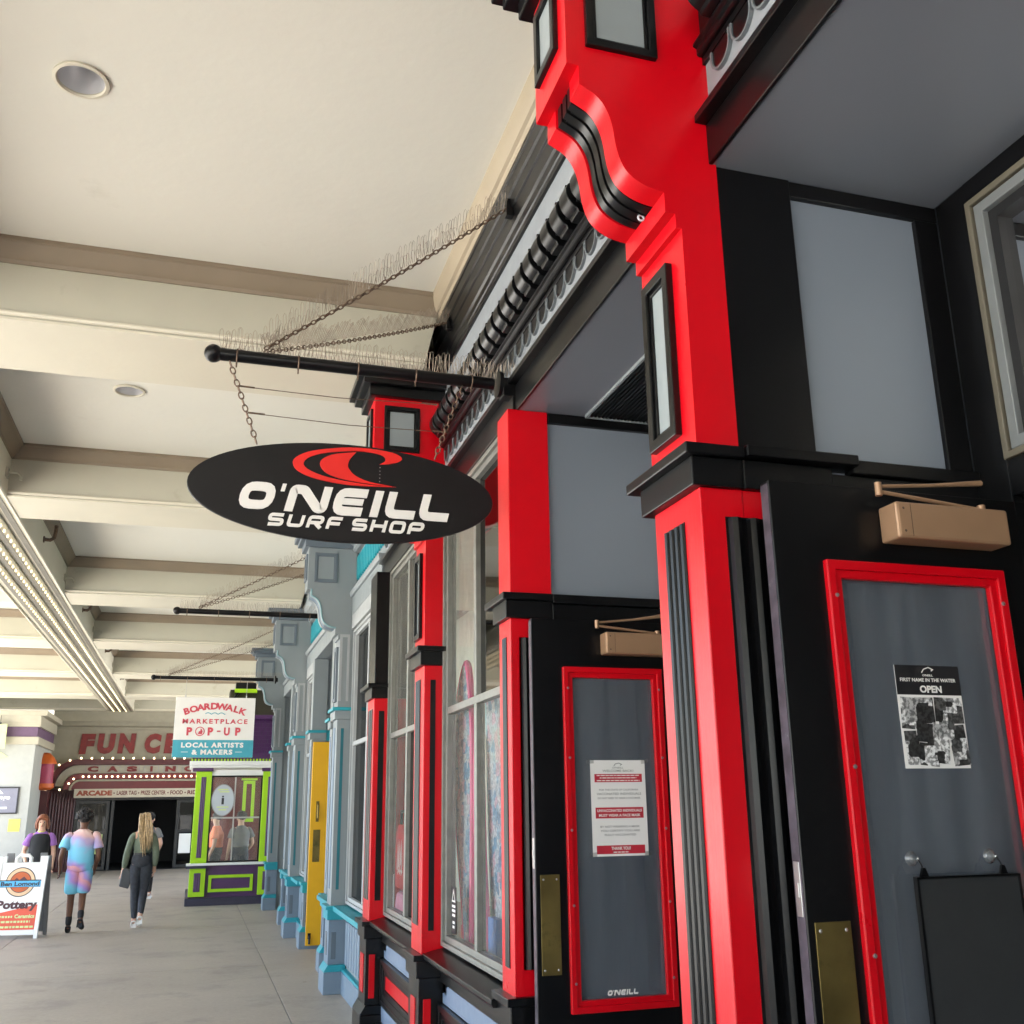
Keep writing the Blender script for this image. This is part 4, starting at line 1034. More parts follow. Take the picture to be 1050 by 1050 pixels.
for a, b in (((.103, 3.704), (1.01, 3.713)), ((.158, 3.571), (1.07, 3.567))):
    mb.tube([(a[0], YS, a[1]), ((a[0]+b[0])/2, YS, (a[1]+b[1])/2-.012), (b[0], YS, b[1])], .0022, 5)
    for q in (a, b): mb.tube([(q[0]-.03, YS, q[1]+.002), (q[0]+.05, YS, q[1])], .005, 5)
mb.build('stay_wire', M['chain'], sg_)
mb = MB()
for k in range(5): mb.ball((.772, YS-.013, 3.345-.018*k), .003, 6)
mb.build('bolt', M['greyink'], sg_)

# marketplace sign hung from the far pole
YM = 18.1
ms = empty('marketplace_sign', (.28, YM, 3.0), 'white and teal rectangular hanging sign for the marketplace pop-up', 'sign')
X0_, X1_, Z0_, Z1_ = -.37, .935, 2.555, 3.55
MB().box(X0_, X1_, YM-.02, YM+.02, Z0_, Z1_).build('board', M['signwhite'], ms, .004)
mb = MB().box(X0_+.001, X1_-.001, YM-.0225, YM-.020, Z0_, 2.842); mb.build('teal_band', M['teal_sign'], ms)
pm = lambda u, v, h: (u, YM-.0225-h, v)
mb = MB()
word = 'BOARDWALK'; xs_ = [-.185, -.075, .035, .145, .26, .385, .51, .625, .735]; cx = .275
for ch, xc in zip(word, xs_):
    q = (xc-cx)/.62; zc = 3.405-.16*q*q; an = -q*.46
    vs_, fs = glyphs(ch, .045); ax = min(v[0] for v in vs_); bx = max(v[0] for v in vs_); by = max(v[1] for v in vs_)
    k = .105/by; w_ = (bx-ax)*k*1.15
    pts = []
    for v in vs_:
        u = (v[0]-ax)*k*1.15-w_/2; zz = v[1]*k-.05
        pts.append((xc+u*math.cos(an)-zz*math.sin(an), zc+u*math.sin(an)+zz*math.cos(an)))
    slab(mb, pts, fs, pm, .003)
put_text(mb, 'MARKETPLACE', -.24, .82, 3.11, 3.19, pm, .003, .03, 0, 1.35)
put_text(mb, 'P', -.165, -.075, 2.915, 3.05, pm, .003, .05); put_text(mb, 'P', .175, .265, 2.915, 3.05, pm, .003, .05)
mb.add([pm(*p, .003) for p in ((.325, 2.975), (.385, 2.975), (.385, 2.998), (.325, 2.998))], [(0, 1, 2, 3)])
put_text(mb, 'U', .44, .535, 2.915, 3.05, pm, .003, .05); put_text(mb, 'P', .625, .715, 2.915, 3.05, pm, .003, .05)
c0 = (.05, 2.983); ci = [(c0[0]+.070*math.cos(q), c0[1]+.070*math.sin(q)) for q in [2*math.pi*k/28 for k in range(28)]]
stroke(mb, ci, .014, pm, .003, True)
slab(mb, [(.02, 2.94), (.085, 2.935), (.095, 2.98), (.075, 3.025), (.06, 3.03), (.055, 2.99), (.035, 2.985)], [tuple(range(7))], pm, .003)
mb.build('red_lettering', M['coral'], ms)
mb = MB(); stroke(mb, [(.12+.325*k/30, 3.268+.016*abs(math.sin(k*math.pi/10+.3))*1.6) for k in range(31)], .012, pm, .003); mb.build('wave_line', M['teal_sign'], ms)
mb = MB(); put_text(mb, 'LOCAL ARTISTS', -.235, .775, 2.715, 2.80, pm, .003, .05, 0, 1.2); put_text(mb, '& MAKERS', -.06, .60, 2.60, 2.685, pm, .003, .05, 0, 1.2)
for a, b in ((-.23, -.12), (.645, .755)): mb.add([pm(*p, .003) for p in ((a, 2.64), (b, 2.64), (b, 2.648), (a, 2.648))], [(0, 1, 2, 3)])
mb.build('white_lettering', M['signwhite'], ms)
mb = MB()
for x in (-.22, .78): mb.tube([(x, YM, Z1_), (x, YM, 3.85)], .004, 5); mb.tube([(x, YM, Z1_-.01), (x, YM, Z1_+.04)], .012, 6)
mb.build('hanger', M['steel'], ms)

# ------------------------------------------------------------------ the grey shop
GP = dict(body=M['grey1'], up=M['grey1'], flute=M['bluegrey'], cap=M['grey1'], ledge=M['teal'], frame=M['grey2'], inset=M['grey1'], crown=M['grey2'],
          sill=M['teal'], ped=M['bluegrey'], pedin=M['grey2'], plinth=M['bluegrey'], pcap=M['teal'], wframe=M['grey3'])
gs = empty('grey_shop', (1.6, 14, 0), 'grey shop front with teal trim, scrolled brackets and an open yellow door', 'shop')
def grey_pillar(y0, y1, dw=-.02):
    r_ = bracket_pillar(gs, y0, y1, GP, zb=.80, dw=dw)
    mb = MB(True); mb.box(.095+dw, .125+dw, y0-.004, y0+.01, .95, 2.52); mb.build('side_fluting', M['teal_dark'], r_)
    mb = MB(True); mb.box(.055+dw, .082+dw, y0-.006, y0+.01, 2.80, 3.50); mb.box(.135+dw, .16+dw, y0-.006, y0+.01, 2.80, 3.50); mb.box(.083+dw, .134+dw, y0-.006, y0+.01, 3.47, 3.50); mb.build('side_panel', M['grey3'], r_)
    # teal edge along the bracket curve
    prof = [(a+dw, z) for a, z in PROF]; mb = MB(True); mb.tube([(a+.004, y0-.002, z) for a, z in prof], .011, 6); mb.build('bracket_edge', M['teal_pale'], r_, smooth=True)
    return r_
grey_pillar(10.68, 10.98); grey_pillar(15.25, 15.55); grey_pillar(19.35, 19.65, -.04)
GPP = dict(GP); GPP['ledge'] = M['teal']
for y0, y1, w in ((12.05, 12.25, .155), (14.05, 14.27, .135), (16.95, 17.15, .10)):
    r_ = post(gs, y0, y1, w, GPP, 3.70, None, .80, w-.05); pedestal(r_, y0, y1, GPP, .80, w-.06, .33)
for y0, y1 in ((8.86, 10.66), (11.0, 12.03), (14.29, 15.23), (15.57, 16.93)):
    window_bay(gs, y0+.03, y1-.02, .19, .84, 3.52, 2.45 if y0 > 9 else 2.36, [(y0+y1)/2] if y1-y0 > 1.2 else [], GP)
    r_ = MB(True).box(.20, .31, y0, y1, 0, .79).build('bulkhead', M['grey1'], gs)
    MB(True).box(.05, .31, y0, y1, .755, .80).build('window_sill', M['teal'], r_, .003)
    mb = MB(True); n = max(2, int((y1-y0)/.16)); 
    for k in range(n):
        a = y0+.06+(y1-y0-.12)*k/n; mb.box(.17, .20, a+.02, a+(y1-y0-.12)/n-.02, .27, .66)
    mb.build('bulkhead_panel', M['bluegrey'], r_, .006)
    MB(True).box(.15, .20, y0, y1, 0, .20).build('plinth', M['bluegrey'], r_, .004); MB(True).box(.155, .20, y0, y1, .201, .225).build('plinth_cap', M['teal'], r_)
    MB(True).box(.15, .30, y0, y1, 3.55, 3.70).build('window_head', M['grey3'], gs, .003)
# entries between posts: recessed wall and the yellow door
for y0, y1 in ((12.25, 14.06), (17.15, 19.36)):
    r_ = MB(True).box(1.03, 1.15, y0, y1, 0, 3.7).build('entry_wall', M['grey2'], gs)
    MB(True).box(.332 if y1 < 15 else .192, 1.3, y1+.03, y1+.20, 0, 3.72).build('side_wall', M['grey1'], gs)
    MB(True).box(.332, 1.3, y0-.19, y0-.02, 0, 3.72).build('side_wall', M['grey1'], gs)
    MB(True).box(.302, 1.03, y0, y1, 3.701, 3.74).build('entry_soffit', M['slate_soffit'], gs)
    mb = MB(True); mb.box(.332, 1.03, y1-.01, y1+.03, 2.60, 2.735); mb.build('side_ledge', M['teal'], r_)
yd = 13.98
d = MB(True).box(.155, 1.02, yd, yd+.045, .04, 2.575).build('door', M['yellow'], gs, .004)
MB(True).box(.20, .29, yd-.004, yd, 1.05, 1.45).build('push_plate', M['brass'], d)
mb = MB(True); mb.tube([(.245, yd, 1.78), (.245, yd-.05, 1.76), (.245, yd-.05, 1.60), (.245, yd, 1.58)], .011, 8); mb.box(.225, .265, yd-.004, yd, 1.55, 1.81); mb.build('pull_handle', M['brass'], d, smooth=True)
mb = MB(True); mb.tube([(.20, yd-.02, .16), (.20, yd-.03, .06)], .014, 8); mb.box(.18, .22, yd-.006, yd, .12, .19); mb.build('door_stop', M['blackwood'], d)
# cornice
mb = MB(True); ml, mt, mc, mf = MB(True), MB(True), MB(True), MB(True)
for a, b in ((8.845, 10.68), (10.98, 15.25), (15.55, 19.35), (19.65, 20.3)):
    ml.box(.15, .30, a, b, 3.702, 3.90); ml.prism([(.13, 3.90), (.12, 3.93), (.12, 3.96), (.30, 3.96), (.30, 3.90)], a, b)
    mf.box(.21, .30, a, b, 3.961, 4.40)
    n = int((b-a)/.10)
    for k in range(n):
        if k == 0: mt = MB(True)
        c = a+(b-a)*(k+.5)/n; mt.prism([(c-.032, 4.345), (c+.032, 4.345), (c+.032, 4.13), (c+.012, 4.09), (c-.012, 4.09), (c-.032, 4.13)], .185, .21, 'x')
    mt.build('teal_fringe', M['teal'], gs)
    mc.prism([(.30, 4.40), (.17, 4.40), (.14, 4.42), (.14, 4.46), (.08, 4.50), (.06, 4.56), (.05, 4.58), (.05, 4.76), (.075, 4.80), (.080, ZK), (.30, ZK)], a, b)
ml.build('lintel', M['grey1'], gs, .003); mf.build('frieze', M['grey1'], gs); mc.build('crown_molding', M['grey1'], gs, .003)
MB(True).box(.302, 1.4, 8.845, 20.3, 3.741, ZC+.05).build('upper_wall', M['grey1'], gs)
MB(True).box(1.36, 1.42, 10.11, 19.6, 0, 3.74).build('interior_wall', M['interior'], gs)
MB(True).box(.314, 1.36, 10.11, 12.0, .5, .78).build('display_platform', M['interior_floor'], gs)
MB(True).box(.314, 1.36, 14.3, 16.9, .5, .78).build('display_platform', M['interior_floor'], gs)
MB(True).box(.17, 1.4, 19.66, 20.3, 0, 3.74).build('end_wall', M['grey2'], gs)

# ------------------------------------------------------------------ ticket kiosk
YK = 20.7
ko = empty('ticket_kiosk', (.85, YK+.8, 0), 'lime green and purple ticket kiosk with four-pane window and shingled roof', 'kiosk')
KX1 = 2.3
mb = MB(); mb.box(.0, KX1, YK-.02, YK+2.4, 0, .14); mb.build('plinth', M['darkpurple'], ko, .006)
mb = MB(); mb.box(.05, KX1-.03, YK+.06, YK+.14, .14, .70); mb.box(.05, .13, YK+.14, YK+2.3, .14, .70); mb.build('lower_wall', M['purple'], ko)
def lime_post(x0, x1, z0, z1, y=YK, name='post', inset=.10):
    o = MB().box(x0, x1, y, y+.13, z0, z1).build(name, M['lime'], ko, .006)
    mb = MB(); mb.box(x0+inset, x1-inset, y-.003, y+.004, z0+inset, z1-inset)
    for k in range(3):
        q = x0+inset+(x1-x0-2*inset)*(k+.5)/3; mb.tube([(q, y-.003, z0+inset+.005), (q, y-.003, z1-inset-.005)], .011, 6)
    mb.build('purple_inset', M['purple'], o)
lime_post(.05, .34, .745, 2.41); lime_post(1.295, 1.585, .745, 2.41); lime_post(.05, .34, .16, .66, YK-.01, 'lower_post', .085); lime_post(1.295, 1.585, .16, .66, YK-.01, 'lower_post', .085)
lime_post(1.95, 2.24, .745, 2.41)
o = MB().frame(.40, 1.21, .23, .53, .055, YK+.02, YK+.065).build('lime_frame', M['lime'], ko, .006)
MB().box(.455, 1.155, YK+.045, YK+.065, .285, .475).build('purple_panel', M['purple'], o)
mb = MB(); mb.box(-.02, 1.65, YK-.06, YK+.10, .705, .748); mb.build('counter', M['white'], ko, .006)
mb = MB(); mb.box(-.02, .36, YK-.04, YK+.1, .655, .704); mb.build('counter_bracket', M['darkpurple'], ko)
mb = MB(); mb.box(.34, 1.295, YK+.03, YK+.10, 2.335, 2.44); mb.build('window_head', M['white'], ko, .003)
mb = MB(); 
for x in (-.02, 1.27): mb.box(x, x+.38, YK-.04, YK+.12, 2.412, 2.475)
mb.build('post_capital', M['purple'], ko, .004)
fr = MB().frame(.34, 1.295, .75, 2.335, .03, YK+.05, YK+.09).build('window', M['blackwood'], ko)
mb = MB(); mb.box(.775, .800, YK+.052, YK+.088, .78, 2.305); mb.box(.37, .7745, YK+.054, YK+.086, 1.54, 1.57); mb.box(.8005, 1.265, YK+.054, YK+.086, 1.54, 1.57); mb.build('glazing_bar', M['steel'], fr)
mb = MB()
for a, b in ((.37, .775), (.80, 1.265)):
    for c, e in ((.78, 1.54), (1.57, 2.305)): mb.add([(a, YK+.07, c), (b, YK+.07, c), (b, YK+.07, e), (a, YK+.07, e)], [(0, 1, 2, 3)])
mb.build('pane', M['glass'], fr)
mb = MB(); mb.box(-.085, KX1+.05, YK-.14, YK+2.5, 2.52, 2.60); mb.box(-.05, KX1+.02, YK-.10, YK+2.45, 2.476, 2.519); mb.build('cornice', M['white'], ko, .006)
mb = MB()
for k in range(40): mb.box(-.06+.06*k, -.06+.06*k+.03, YK-.12, YK-.05, 2.601, 2.64)
mb.build('dentil_strip', M['lime'], ko)
mb = MB(); mb.prism([(YK-.10, 2.602), (YK-.05, 2.72), (YK+2.3, 2.72), (YK+2.4, 2.602)], -.04, KX1, 'x'); mb.build('roof_skirt', M['purple'], ko)
mb = MB(); random.seed(2)
zr0, zr1, n = 2.72, 3.42, 9
for r_ in range(n):
    z = zr0+(zr1-zr0)*r_/n; y = YK-.04+.22*r_/n; h = (zr1-zr0)/n
    for k in range(20):
        x = .02+.115*k+(.057 if r_ % 2 else 0)
        if x+.11 > KX1: continue
        mb.prism([(y-.012+random.uniform(-.003, .003), z-.01), (y+.030, z+h), (y+.05, z+h), (y+.02, z-.01)], x, x+.108, 'x')
mb.build('roof_shingles', M['purple'], ko)
mb = MB(); mb.prism([(YK+.03, 2.72), (YK+.24, 3.42), (YK+2.1, 3.42), (YK+2.25, 2.72)], .01, KX1-.02, 'x'); mb.build('roof', M['darkpurple'], ko)
mb = MB(); mb.box(.0, KX1, YK+.12, YK+2.2, 3.421, 3.50); mb.build('roof_cornice', M['purple'], ko, .01)
mb = MB(); mb.prism([(YK+.25, 3.501), (YK+.75, 4.05), (YK+1.5, 4.05), (YK+2.0, 3.501)], .60, KX1-.3, 'x'); mb.build('roof_tower', M['darkolive'] if 'darkolive' in M else M['dark'], ko)
mb = MB(); mb.tube([(.45, YK+.24, 3.51), (.80, YK+.72, 4.06)], .03, 6); mb.box(.70, 1.10, YK+.6, YK+.9, 4.055, 4.18); mb.build('roof_ridge', M['blackwood'], ko)
mb = MB(); mb.box(.68, 1.12, YK+.58, YK+.92, 3.98, 4.054); mb.build('ridge_trim', M['lime'], ko)
mb = MB(); mb.box(.13, KX1, YK+2.2, YK+2.3, .14, 2.47); mb.build('back_wall', M['maroon2'], ko)
mb = MB(); mb.box(.13, KX1-.03, YK+.15, YK+2.2, .5, .52); mb.build('inside_floor', M['interior_floor'], ko)
mb = MB(); mb.frame(1.02, 1.26, 1.45, 2.28, .065, YK+1.9, YK+1.96); mb.box(.98, 1.30, YK+1.88, YK+1.98, 2.29, 2.33); mb.build('lime_reflection_frame', M['lime'], ko)  # built inside to stand in for lime reflected in the panes
mb = MB(); mb.box(1.50, 1.62, YK+.3, YK+.42, .52, 2.47); mb.build('inside_post', M['yellow'], ko)
t_ = empty('oval_notice', (.57, YK+.04, 1.6), 'pale oval notice hanging in the upper left pane of the kiosk window', 'notice')
mb = MB(); el2 = lambda a, b: [(.57+a*math.cos(q), 1.88+b*math.sin(q)) for q in [2*math.pi*k/36 for k in range(36)]]
mb.prism(el2(.215, .295), YK+.005, YK+.025); mb.build('plate', M['pale'], t_, .003)
mb = MB(); mb.ring(el2(.215, .295), el2(.200, .280), YK+.001, YK+.005); mb.build('rim', M['greyink'], t_)
mb = MB(); pk = lambda u, v, h: (u, YK+.005-h, v); put_text(mb, 'Closed', .46, .68, 2.02, 2.10, pk, .002, .02, .2) if False else None
mb.box(.545, .59, YK+.003, YK+.0049, 1.80, 1.92); mb.box(.55, .585, YK+.003, YK+.0049, 1.93, 1.96); mb.build('figure_mark', M['ink'], t_)
mb = MB()
for z, a, b in ((2.06, .47, .66), (2.02, .50, .68), (1.74, .46, .68), (1.69, .50, .64)): mb.box(a, b, YK+.003, YK+.0049, z, z+.025)
mb.build('faint_script', M['limepaper'], t_)

# ------------------------------------------------------------------ the far arcade entrance
YF = 33.4
fa = empty('arcade_entrance', (-1.5, YF, 0), 'maroon arched arcade entrance with red FUN CENTER letters on a cream wall', 'arcade entrance')
def oval_top(x0, x1, z0, z1, r):
    """arched outline rising from x0,z0 with a big rounded shoulder"""
    a = [(x0, z0)]+[(x0+r-r*math.cos(q), z1-r+r*math.sin(q)) for q in [math.pi/2*k/10 for k in range(11)]]
    b = [(x1-r+r*math.sin(q), z1-r+r*math.cos(q)) for q in [math.pi/2*k/10 for k in range(11)]]+[(x1, z0)]
    return a+b
MB().box(-4.1, 3.4, YF, YF+.3, 2.0, ZC).build('wall', M['funwall'], fa)
MB().box(2.7, 3.4, YF-.001, YF+.3, 0, 2.0).build('wall', M['funwall'], fa)
mb = MB(); mb.box(-4.1, 3.4, YF-.35, YF, 4.28, ZB-.02); mb.prism([(YF, 4.05), (YF-.06, 4.05), (YF-.10, 4.12), (YF-.22, 4.16), (YF-.30, 4.2799), (YF, 4.2799)], -4.1, 3.4, 'x'); mb.build('cornice', M['funwall'], fa)
pf = lambda off: (lambda u, v, h: (u, YF-off-h, v))
mb = MB(); random.seed(11)
for ch, x0, x1, dz in (('F', -3.34, -2.90, 0), ('U', -2.84, -2.33, .01), ('N', -2.26, -1.75, .02), ('C', -1.50, -1.02, .02), ('E', -.93, -.50, .03), ('N', -.43, .08, .03), ('T', .15, .6, .03), ('E', .68, 1.1, .03), ('R', 1.18, 1.65, .03)):
    put_text(mb, ch, x0, x1, 3.33+dz, 3.93+dz, pf(0), .05, .075, .08)
mb.build('fun_letters', M['funred'], fa)
def arch(x0, x1, z0, z1, r, t, y0, y1, m, name):
    o = oval_top(x0, x1, z0, z1, r); i = oval_top(x0+t, x1-t, z0, z1-t, max(.05, r-t)); n = len(o)
    P = [(p[0], y, p[1]) for y in (y0, y1) for lp in (o, i) for p in lp]; ff = []
    for k in range(n-1): ff += [(k, k+1, n+k+1, n+k), (2*n+k, 3*n+k, 3*n+k+1, 2*n+k+1), (k, 2*n+k, 2*n+k+1, k+1), (n+k, n+k+1, 3*n+k+1, 3*n+k)]
    return MB().add(P, ff).build(name, m, fa, .01)
arch(-4.02, 2.2, 2.35, 3.16, .75, .16, YF-.5, YF, M['maroon'], 'marquee_arch')
arch(-3.86, 2.04, 2.40, 3.00, .62, .24, YF-.40, YF, M['pale2'] if 'pale2' in M else M['funwall'], 'casino_band')
arch(-3.62, 1.80, 2.30, 2.755, .42, .16, YF-.52, YF, M['maroon2'], 'marquee_arch')
arch(-3.46, 1.64, 2.28, 2.59, .30, .06, YF-.48, YF, M['funwall'], 'pale_trim')
MB().box(-3.42, 1.60, YF-.46, YF-.05, 2.30, 2.53).build('marquee_panel', M['maroon2'], fa)
mb = MB()
for k, ch in enumerate('CASINO'):
    xc = -2.86+.545*k
    q = .035 if ch == 'I' else .15; put_text(mb, ch, xc-q, xc+q, 2.805, 2.965, pf(.40), .02, .07)
mb.build('casino_letters', M['funred'], fa)
mb = MB()
for k in range(7):
    xc = -2.86+.545*k
    mb.frame(xc-.21, xc+.21, 2.785, 2.985, .014, YF-.408, YF-.39)
mb.build('letter_boxes', M['greyink'], fa)
mb = MB().box(-3.30, 1.5, YF-.55, YF-.47, 2.065, 2.315); sb_ = mb.build('sign_band', M['bandwhite'], fa, .006)
mb = MB(); put_text(mb, 'ARCADE', -3.24, -2.26, 2.12, 2.27, pf(.55), .006, .06); mb.build('arcade_lettering', M['arcadeink'], sb_)
mb = MB(); ps2 = pf(.55)
for s_, a, b in (('LASER TAG', -2.13, -1.58), ('PRIZE CENTER', -1.46, -.76), ('FOOD', -.63, -.27), ('RIDES', -.14, .30)):
    put_text(mb, s_, a, b, 2.135, 2.255, ps2, .004, .03)
for x in (-2.20, -1.52, -.695, -.205): mb.ball((x, YF-.553, 2.19), .022, 6)
mb.build('list_lettering', M['maroon2'], sb_)
bb = MB().ball((0, 0, 0), .030, 8); b0 = bb.build('bulb', M['bulb2'], fa, smooth=True, loc=(-3.9, YF-.53, 2.5))
pts = [(x, 3.19) for x in [-3.2+.29*k for k in range(18)]]+[(-3.99, 2.62), (-3.93, 2.82), (-3.78, 3.0), (-3.5, 3.13)]+[(x, 2.665) for x in [-3.1+.16*k for k in range(30)]]+[(-3.35, 2.60), (-3.47, 2.47), (-4.1, 2.30), (-3.7, 2.30)]
for i, (x, z) in enumerate(pts):
    c = b0 if i == 0 else b0.copy()
    if i: C.objects.link(c); c.parent = fa
    c.location = Vector((x, YF-.55, z))-Vector(fa.location)
# ribbed side wall, doors, dark hall
mb = MB(); mb.box(-4.25, -3.30, YF-.05, YF+.2, 0, 2.32)
for k in range(12): mb.tube([(-4.20+.08*k, YF-.05, .1), (-4.20+.08*k, YF-.05, 2.2)], .03, 6)
mb.build('ribbed_panel', M['maroon'], fa, smooth=True)
mb = MB(); mb.box(1.5, 2.7, YF-.02, YF+.2, 0, 2.4); mb.build('side_panel', M['maroon'], fa)
mb = MB(); mb.box(-3.5, 3.0, YF+4.5, YF+4.6, 0, 3); mb.box(-3.6, -3.5, YF+.2, YF+4.6, 0, 3); mb.box(3.0, 3.1, YF+.2, YF+4.6, 0, 3); mb.box(-3.6, 3.1, YF+.2, YF+4.6, 2.02, 2.12); mb.build('hall_wall', M['dark'], fa)
MB().box(-3.5, 3.0, YF+.0, YF+4.5, .002, .012).build('hall_floor', M['dark'], fa)
MB().box(-3.30, 1.5, YF-.02, YF+.2, 2.0, 2.066).build('door_head', M['darkframe'], fa)
for x0 in (-3.28, -.42, .55):
    d = MB().frame(x0, x0+.95, .03, 1.99, .09, YF+.02, YF+.08).build('door', M['darkframe'], fa, .004)
    MB().box(x0+.09, x0+.86, YF+.025, YF+.075, 1.04, 1.12).build('door_rail', M['darkframe'], d)
    mb = MB()
    for a, b in ((.12, 1.04), (1.12, 1.90)): mb.add([(x0+.09, YF+.05, a), (x0+.86, YF+.05, a), (x0+.86, YF+.05, b), (x0+.09, YF+.05, b)], [(0, 1, 2, 3)])
    mb.build('pane', M['darkglass'], d)
mb = MB(); mb.box(-2.28, -2.20, YF+.0, YF+.12, .02, 1.99); mb.build('door_jamb', M['darkframe'], fa)
for x, z, m_, lab in ((-2.62, .75, 'limepaper', 'pale green notice on the left arcade door'), (-.32+.2, .72, 'paper', 'white notice low on the right arcade door')):
    thing_mesh('notice', MB().box(x-.17, x+.17, YF+.005, YF+.02, z-.28, z+.28), M[m_], lab, 'notice')
# orange and pink lantern on the pier
t_ = empty('wall_lantern', (-4.0, YF-1.6, 2.3), 'orange and pink barrel lantern at the corner of the white building', 'lantern')
for n_, prof, m_ in (('cap', [(.30, 2.98), (.30, 3.0), (.22, 3.16), (.10, 3.28), (.0001, 3.30)], 'orange'), ('drum', [(.24, 2.45), (.24, 2.98)], 'pink'), ('base', [(.0001, 2.26), (.20, 2.28), (.28, 2.34), (.28, 2.45)], 'orange')):
    MB().lathe([(r_, z-2.3) for r_, z in prof], (-4.02, YF-1.6, 2.30), 'z', 20).build(n_, M[m_], t_, smooth=True)
mb = MB(); mb.box(-4.3, -3.88, YF-1.45, YF-1.1, 0, 2.26); thing_mesh('maroon_pier', mb, M['maroon'], 'dark maroon pier under the orange and pink lantern', 'pier')

# ------------------------------------------------------------------ white building on the left
YW = 30.0
wb = empty('white_building', (-6, YW, 0), 'white rendered building with a purple band under its cream cornice', 'building')
XW = -4.09
MB().box(-11, XW, YW, 33.39, 0, 3.42).build('wall', M['white_wall'], wb)
MB().box(-11, XW+.07, YW-.07, 33.39, 3.421, 3.62).build('lower_band', M['cream2b'], wb, .01)
MB().box(-11, XW+.02, YW-.02, 33.39, 3.621, 3.88).build('purple_band', M['violet_wall'] if 'violet_wall' in M else M['violetcloth'], wb)
mb = MB(); mb.box(-11, XW+.09, YW-.09, 33.39, 3.881, 3.98); mb.prism([(YW-.09, 3.98), (YW-.22, 4.16), (33.39, 4.16), (33.39, 3.98)], -11, XW+.09, 'x'); mb.box(-11, XW+.24, YW-.24, 33.39, 4.161, 4.30)
mb.build('cornice', M['cream2b'], wb, .01)
t_ = empty('framed_poster', (-5.0, YW, 2), 'dark framed grey poster on the white wall at the far left', 'poster')
MB().frame(-5.4, -4.345, 1.65, 2.335, .035, YW-.04, YW).build('frame', M['ink'], t_); MB().box(-5.365, -4.38, YW-.025, YW, 1.685, 2.30).build('print', M['lav'], t_)
mb = MB(); pq = lambda u, v, h: (u, YW-.025-h, v); put_text(mb, 'Lounge', -5.1, -4.55, 1.98, 2.13, pq, .002, .02, .25)
mb.add([pq(*p, .002) for p in ((-4.95, 2.16), (-4.72, 2.16), (-4.83, 2.28))], [(0, 1, 2)]); mb.add([pq(*p, .002) for p in ((-4.9, 1.78), (-4.6, 1.78), (-4.6, 1.83), (-4.9, 1.83))], [(0, 1, 2, 3)]); mb.build('lettering', M['signwhite'], t_)
thing_mesh('yellow_note', MB().box(-4.52, -4.24, YW-.012, YW, 1.21, 1.525), M['yellowpaper'], 'yellow paper note on the white wall below the framed poster', 'note')
t_ = empty('lime_banner', (-5.2, YW-.3, 3.4), 'lime hanging banner at the top left edge of the white wall', 'banner')
MB().box(-5.6, -4.78, YW-.33, YW-.31, 3.30, 3.92).build('cloth', M['limepaper'], t_); mb = MB(); mb.tube([(-4.95, YW-.32, 3.92), (-4.95, YW-.32, 4.15)], .008, 5); mb.ball((-4.95, YW-.32, 3.95), .03, 8); mb.build('hanger', M['ink'], t_)
thing_mesh('lime_diamond', MB().prism([(-5.05, 2.95), (-4.72, 3.10), (-5.05, 3.30), (-5.4, 3.10)], YW-.02, YW-.002), M['limepaper'], 'pale lime diamond shaped sign below the lime banner', 'sign')

# ------------------------------------------------------------------ pottery board on the pavement
af = empty('sandwich_board', (-2.24, 16.85, 0), 'white folding sandwich board with a round orange pottery emblem, standing at the left edge', 'sandwich board')
ub = Vector((-.985, .17, 0)).normalized(); nb = Vector((-ub.y, ub.x, 0)); nb = nb if nb.y < 0 else -nb
ob = Vector((-1.955, 16.67, 0)); lean = .13
def pa(u, v, h):                       # u to the left along the board, v up the slope, h out of the face
    p = ob+ub*u+Vector((0, 0, 1))*v*.975-nb*(v*lean)+nb*h; return tuple(p)
WB_ = .68
def slab_a(mb, u0, u1, v0, v1, h0, h1):
    mb.add([pa(u, v, h) for h in (h0, h1) for u, v in ((u0, v0), (u1, v0), (u1, v1), (u0, v1))], [(0, 1, 2, 3), (4, 5, 6, 7), (0, 1, 5, 4), (1, 2, 6, 5), (2, 3, 7, 6), (3, 0, 4, 7)])
mb = MB()
slab_a(mb, 0, .055, 0, 1.13, 0, .035); slab_a(mb, WB_-.055, WB_, 0, 1.13, 0, .035); slab_a(mb, .056, WB_-.056, .05, .115, 0, .033); slab_a(mb, .056, WB_-.056, .98, 1.04, 0, .033)
slab_a(mb, .056, .11, 1.041, 1.13, 0, .033); slab_a(mb, WB_-.11, WB_-.056, 1.041, 1.13, 0, .033)
mb.build('front_frame', M['white'], af, .006)
mb = MB(); slab_a(mb, .056, WB_-.056, .116, .979, .004, .024); mb.build('panel', M['paper'], af)
mb = MB(); mb.tube([pa(WB_/2-.10, 1.04, .017), pa(WB_/2-.10, 1.10, .017), pa(WB_/2-.06, 1.14, .017), pa(WB_/2+.06, 1.14, .017), pa(WB_/2+.10, 1.10, .017), pa(WB_/2+.10, 1.04, .017)], .026, 8); mb.build('handle', M['white'], af, smooth=True)
def pb_(u, v, h):                      # rear leaf, leaning the other way
    p = ob+ub*u+Vector((0, 0, 1))*v*.975-nb*(.42-v*lean)+nb*h; return tuple(p)
mb = MB(); 
for u0, u1, v0, v1 in ((0, .055, 0, 1.13), (WB_-.055, WB_, 0, 1.13), (.056, WB_-.056, .05, 1.04), (.056, .16, 1.041, 1.17), (WB_-.16, WB_-.056, 1.041, 1.17)):
    mb.add([pb_(u, v, h) for h in (0, .03) for u, v in ((u0, v0), (u1, v0), (u1, v1), (u0, v1))], [(0, 1, 2, 3), (4, 5, 6, 7), (0, 1, 5, 4), (1, 2, 6, 5), (2, 3, 7, 6), (3, 0, 4, 7)])
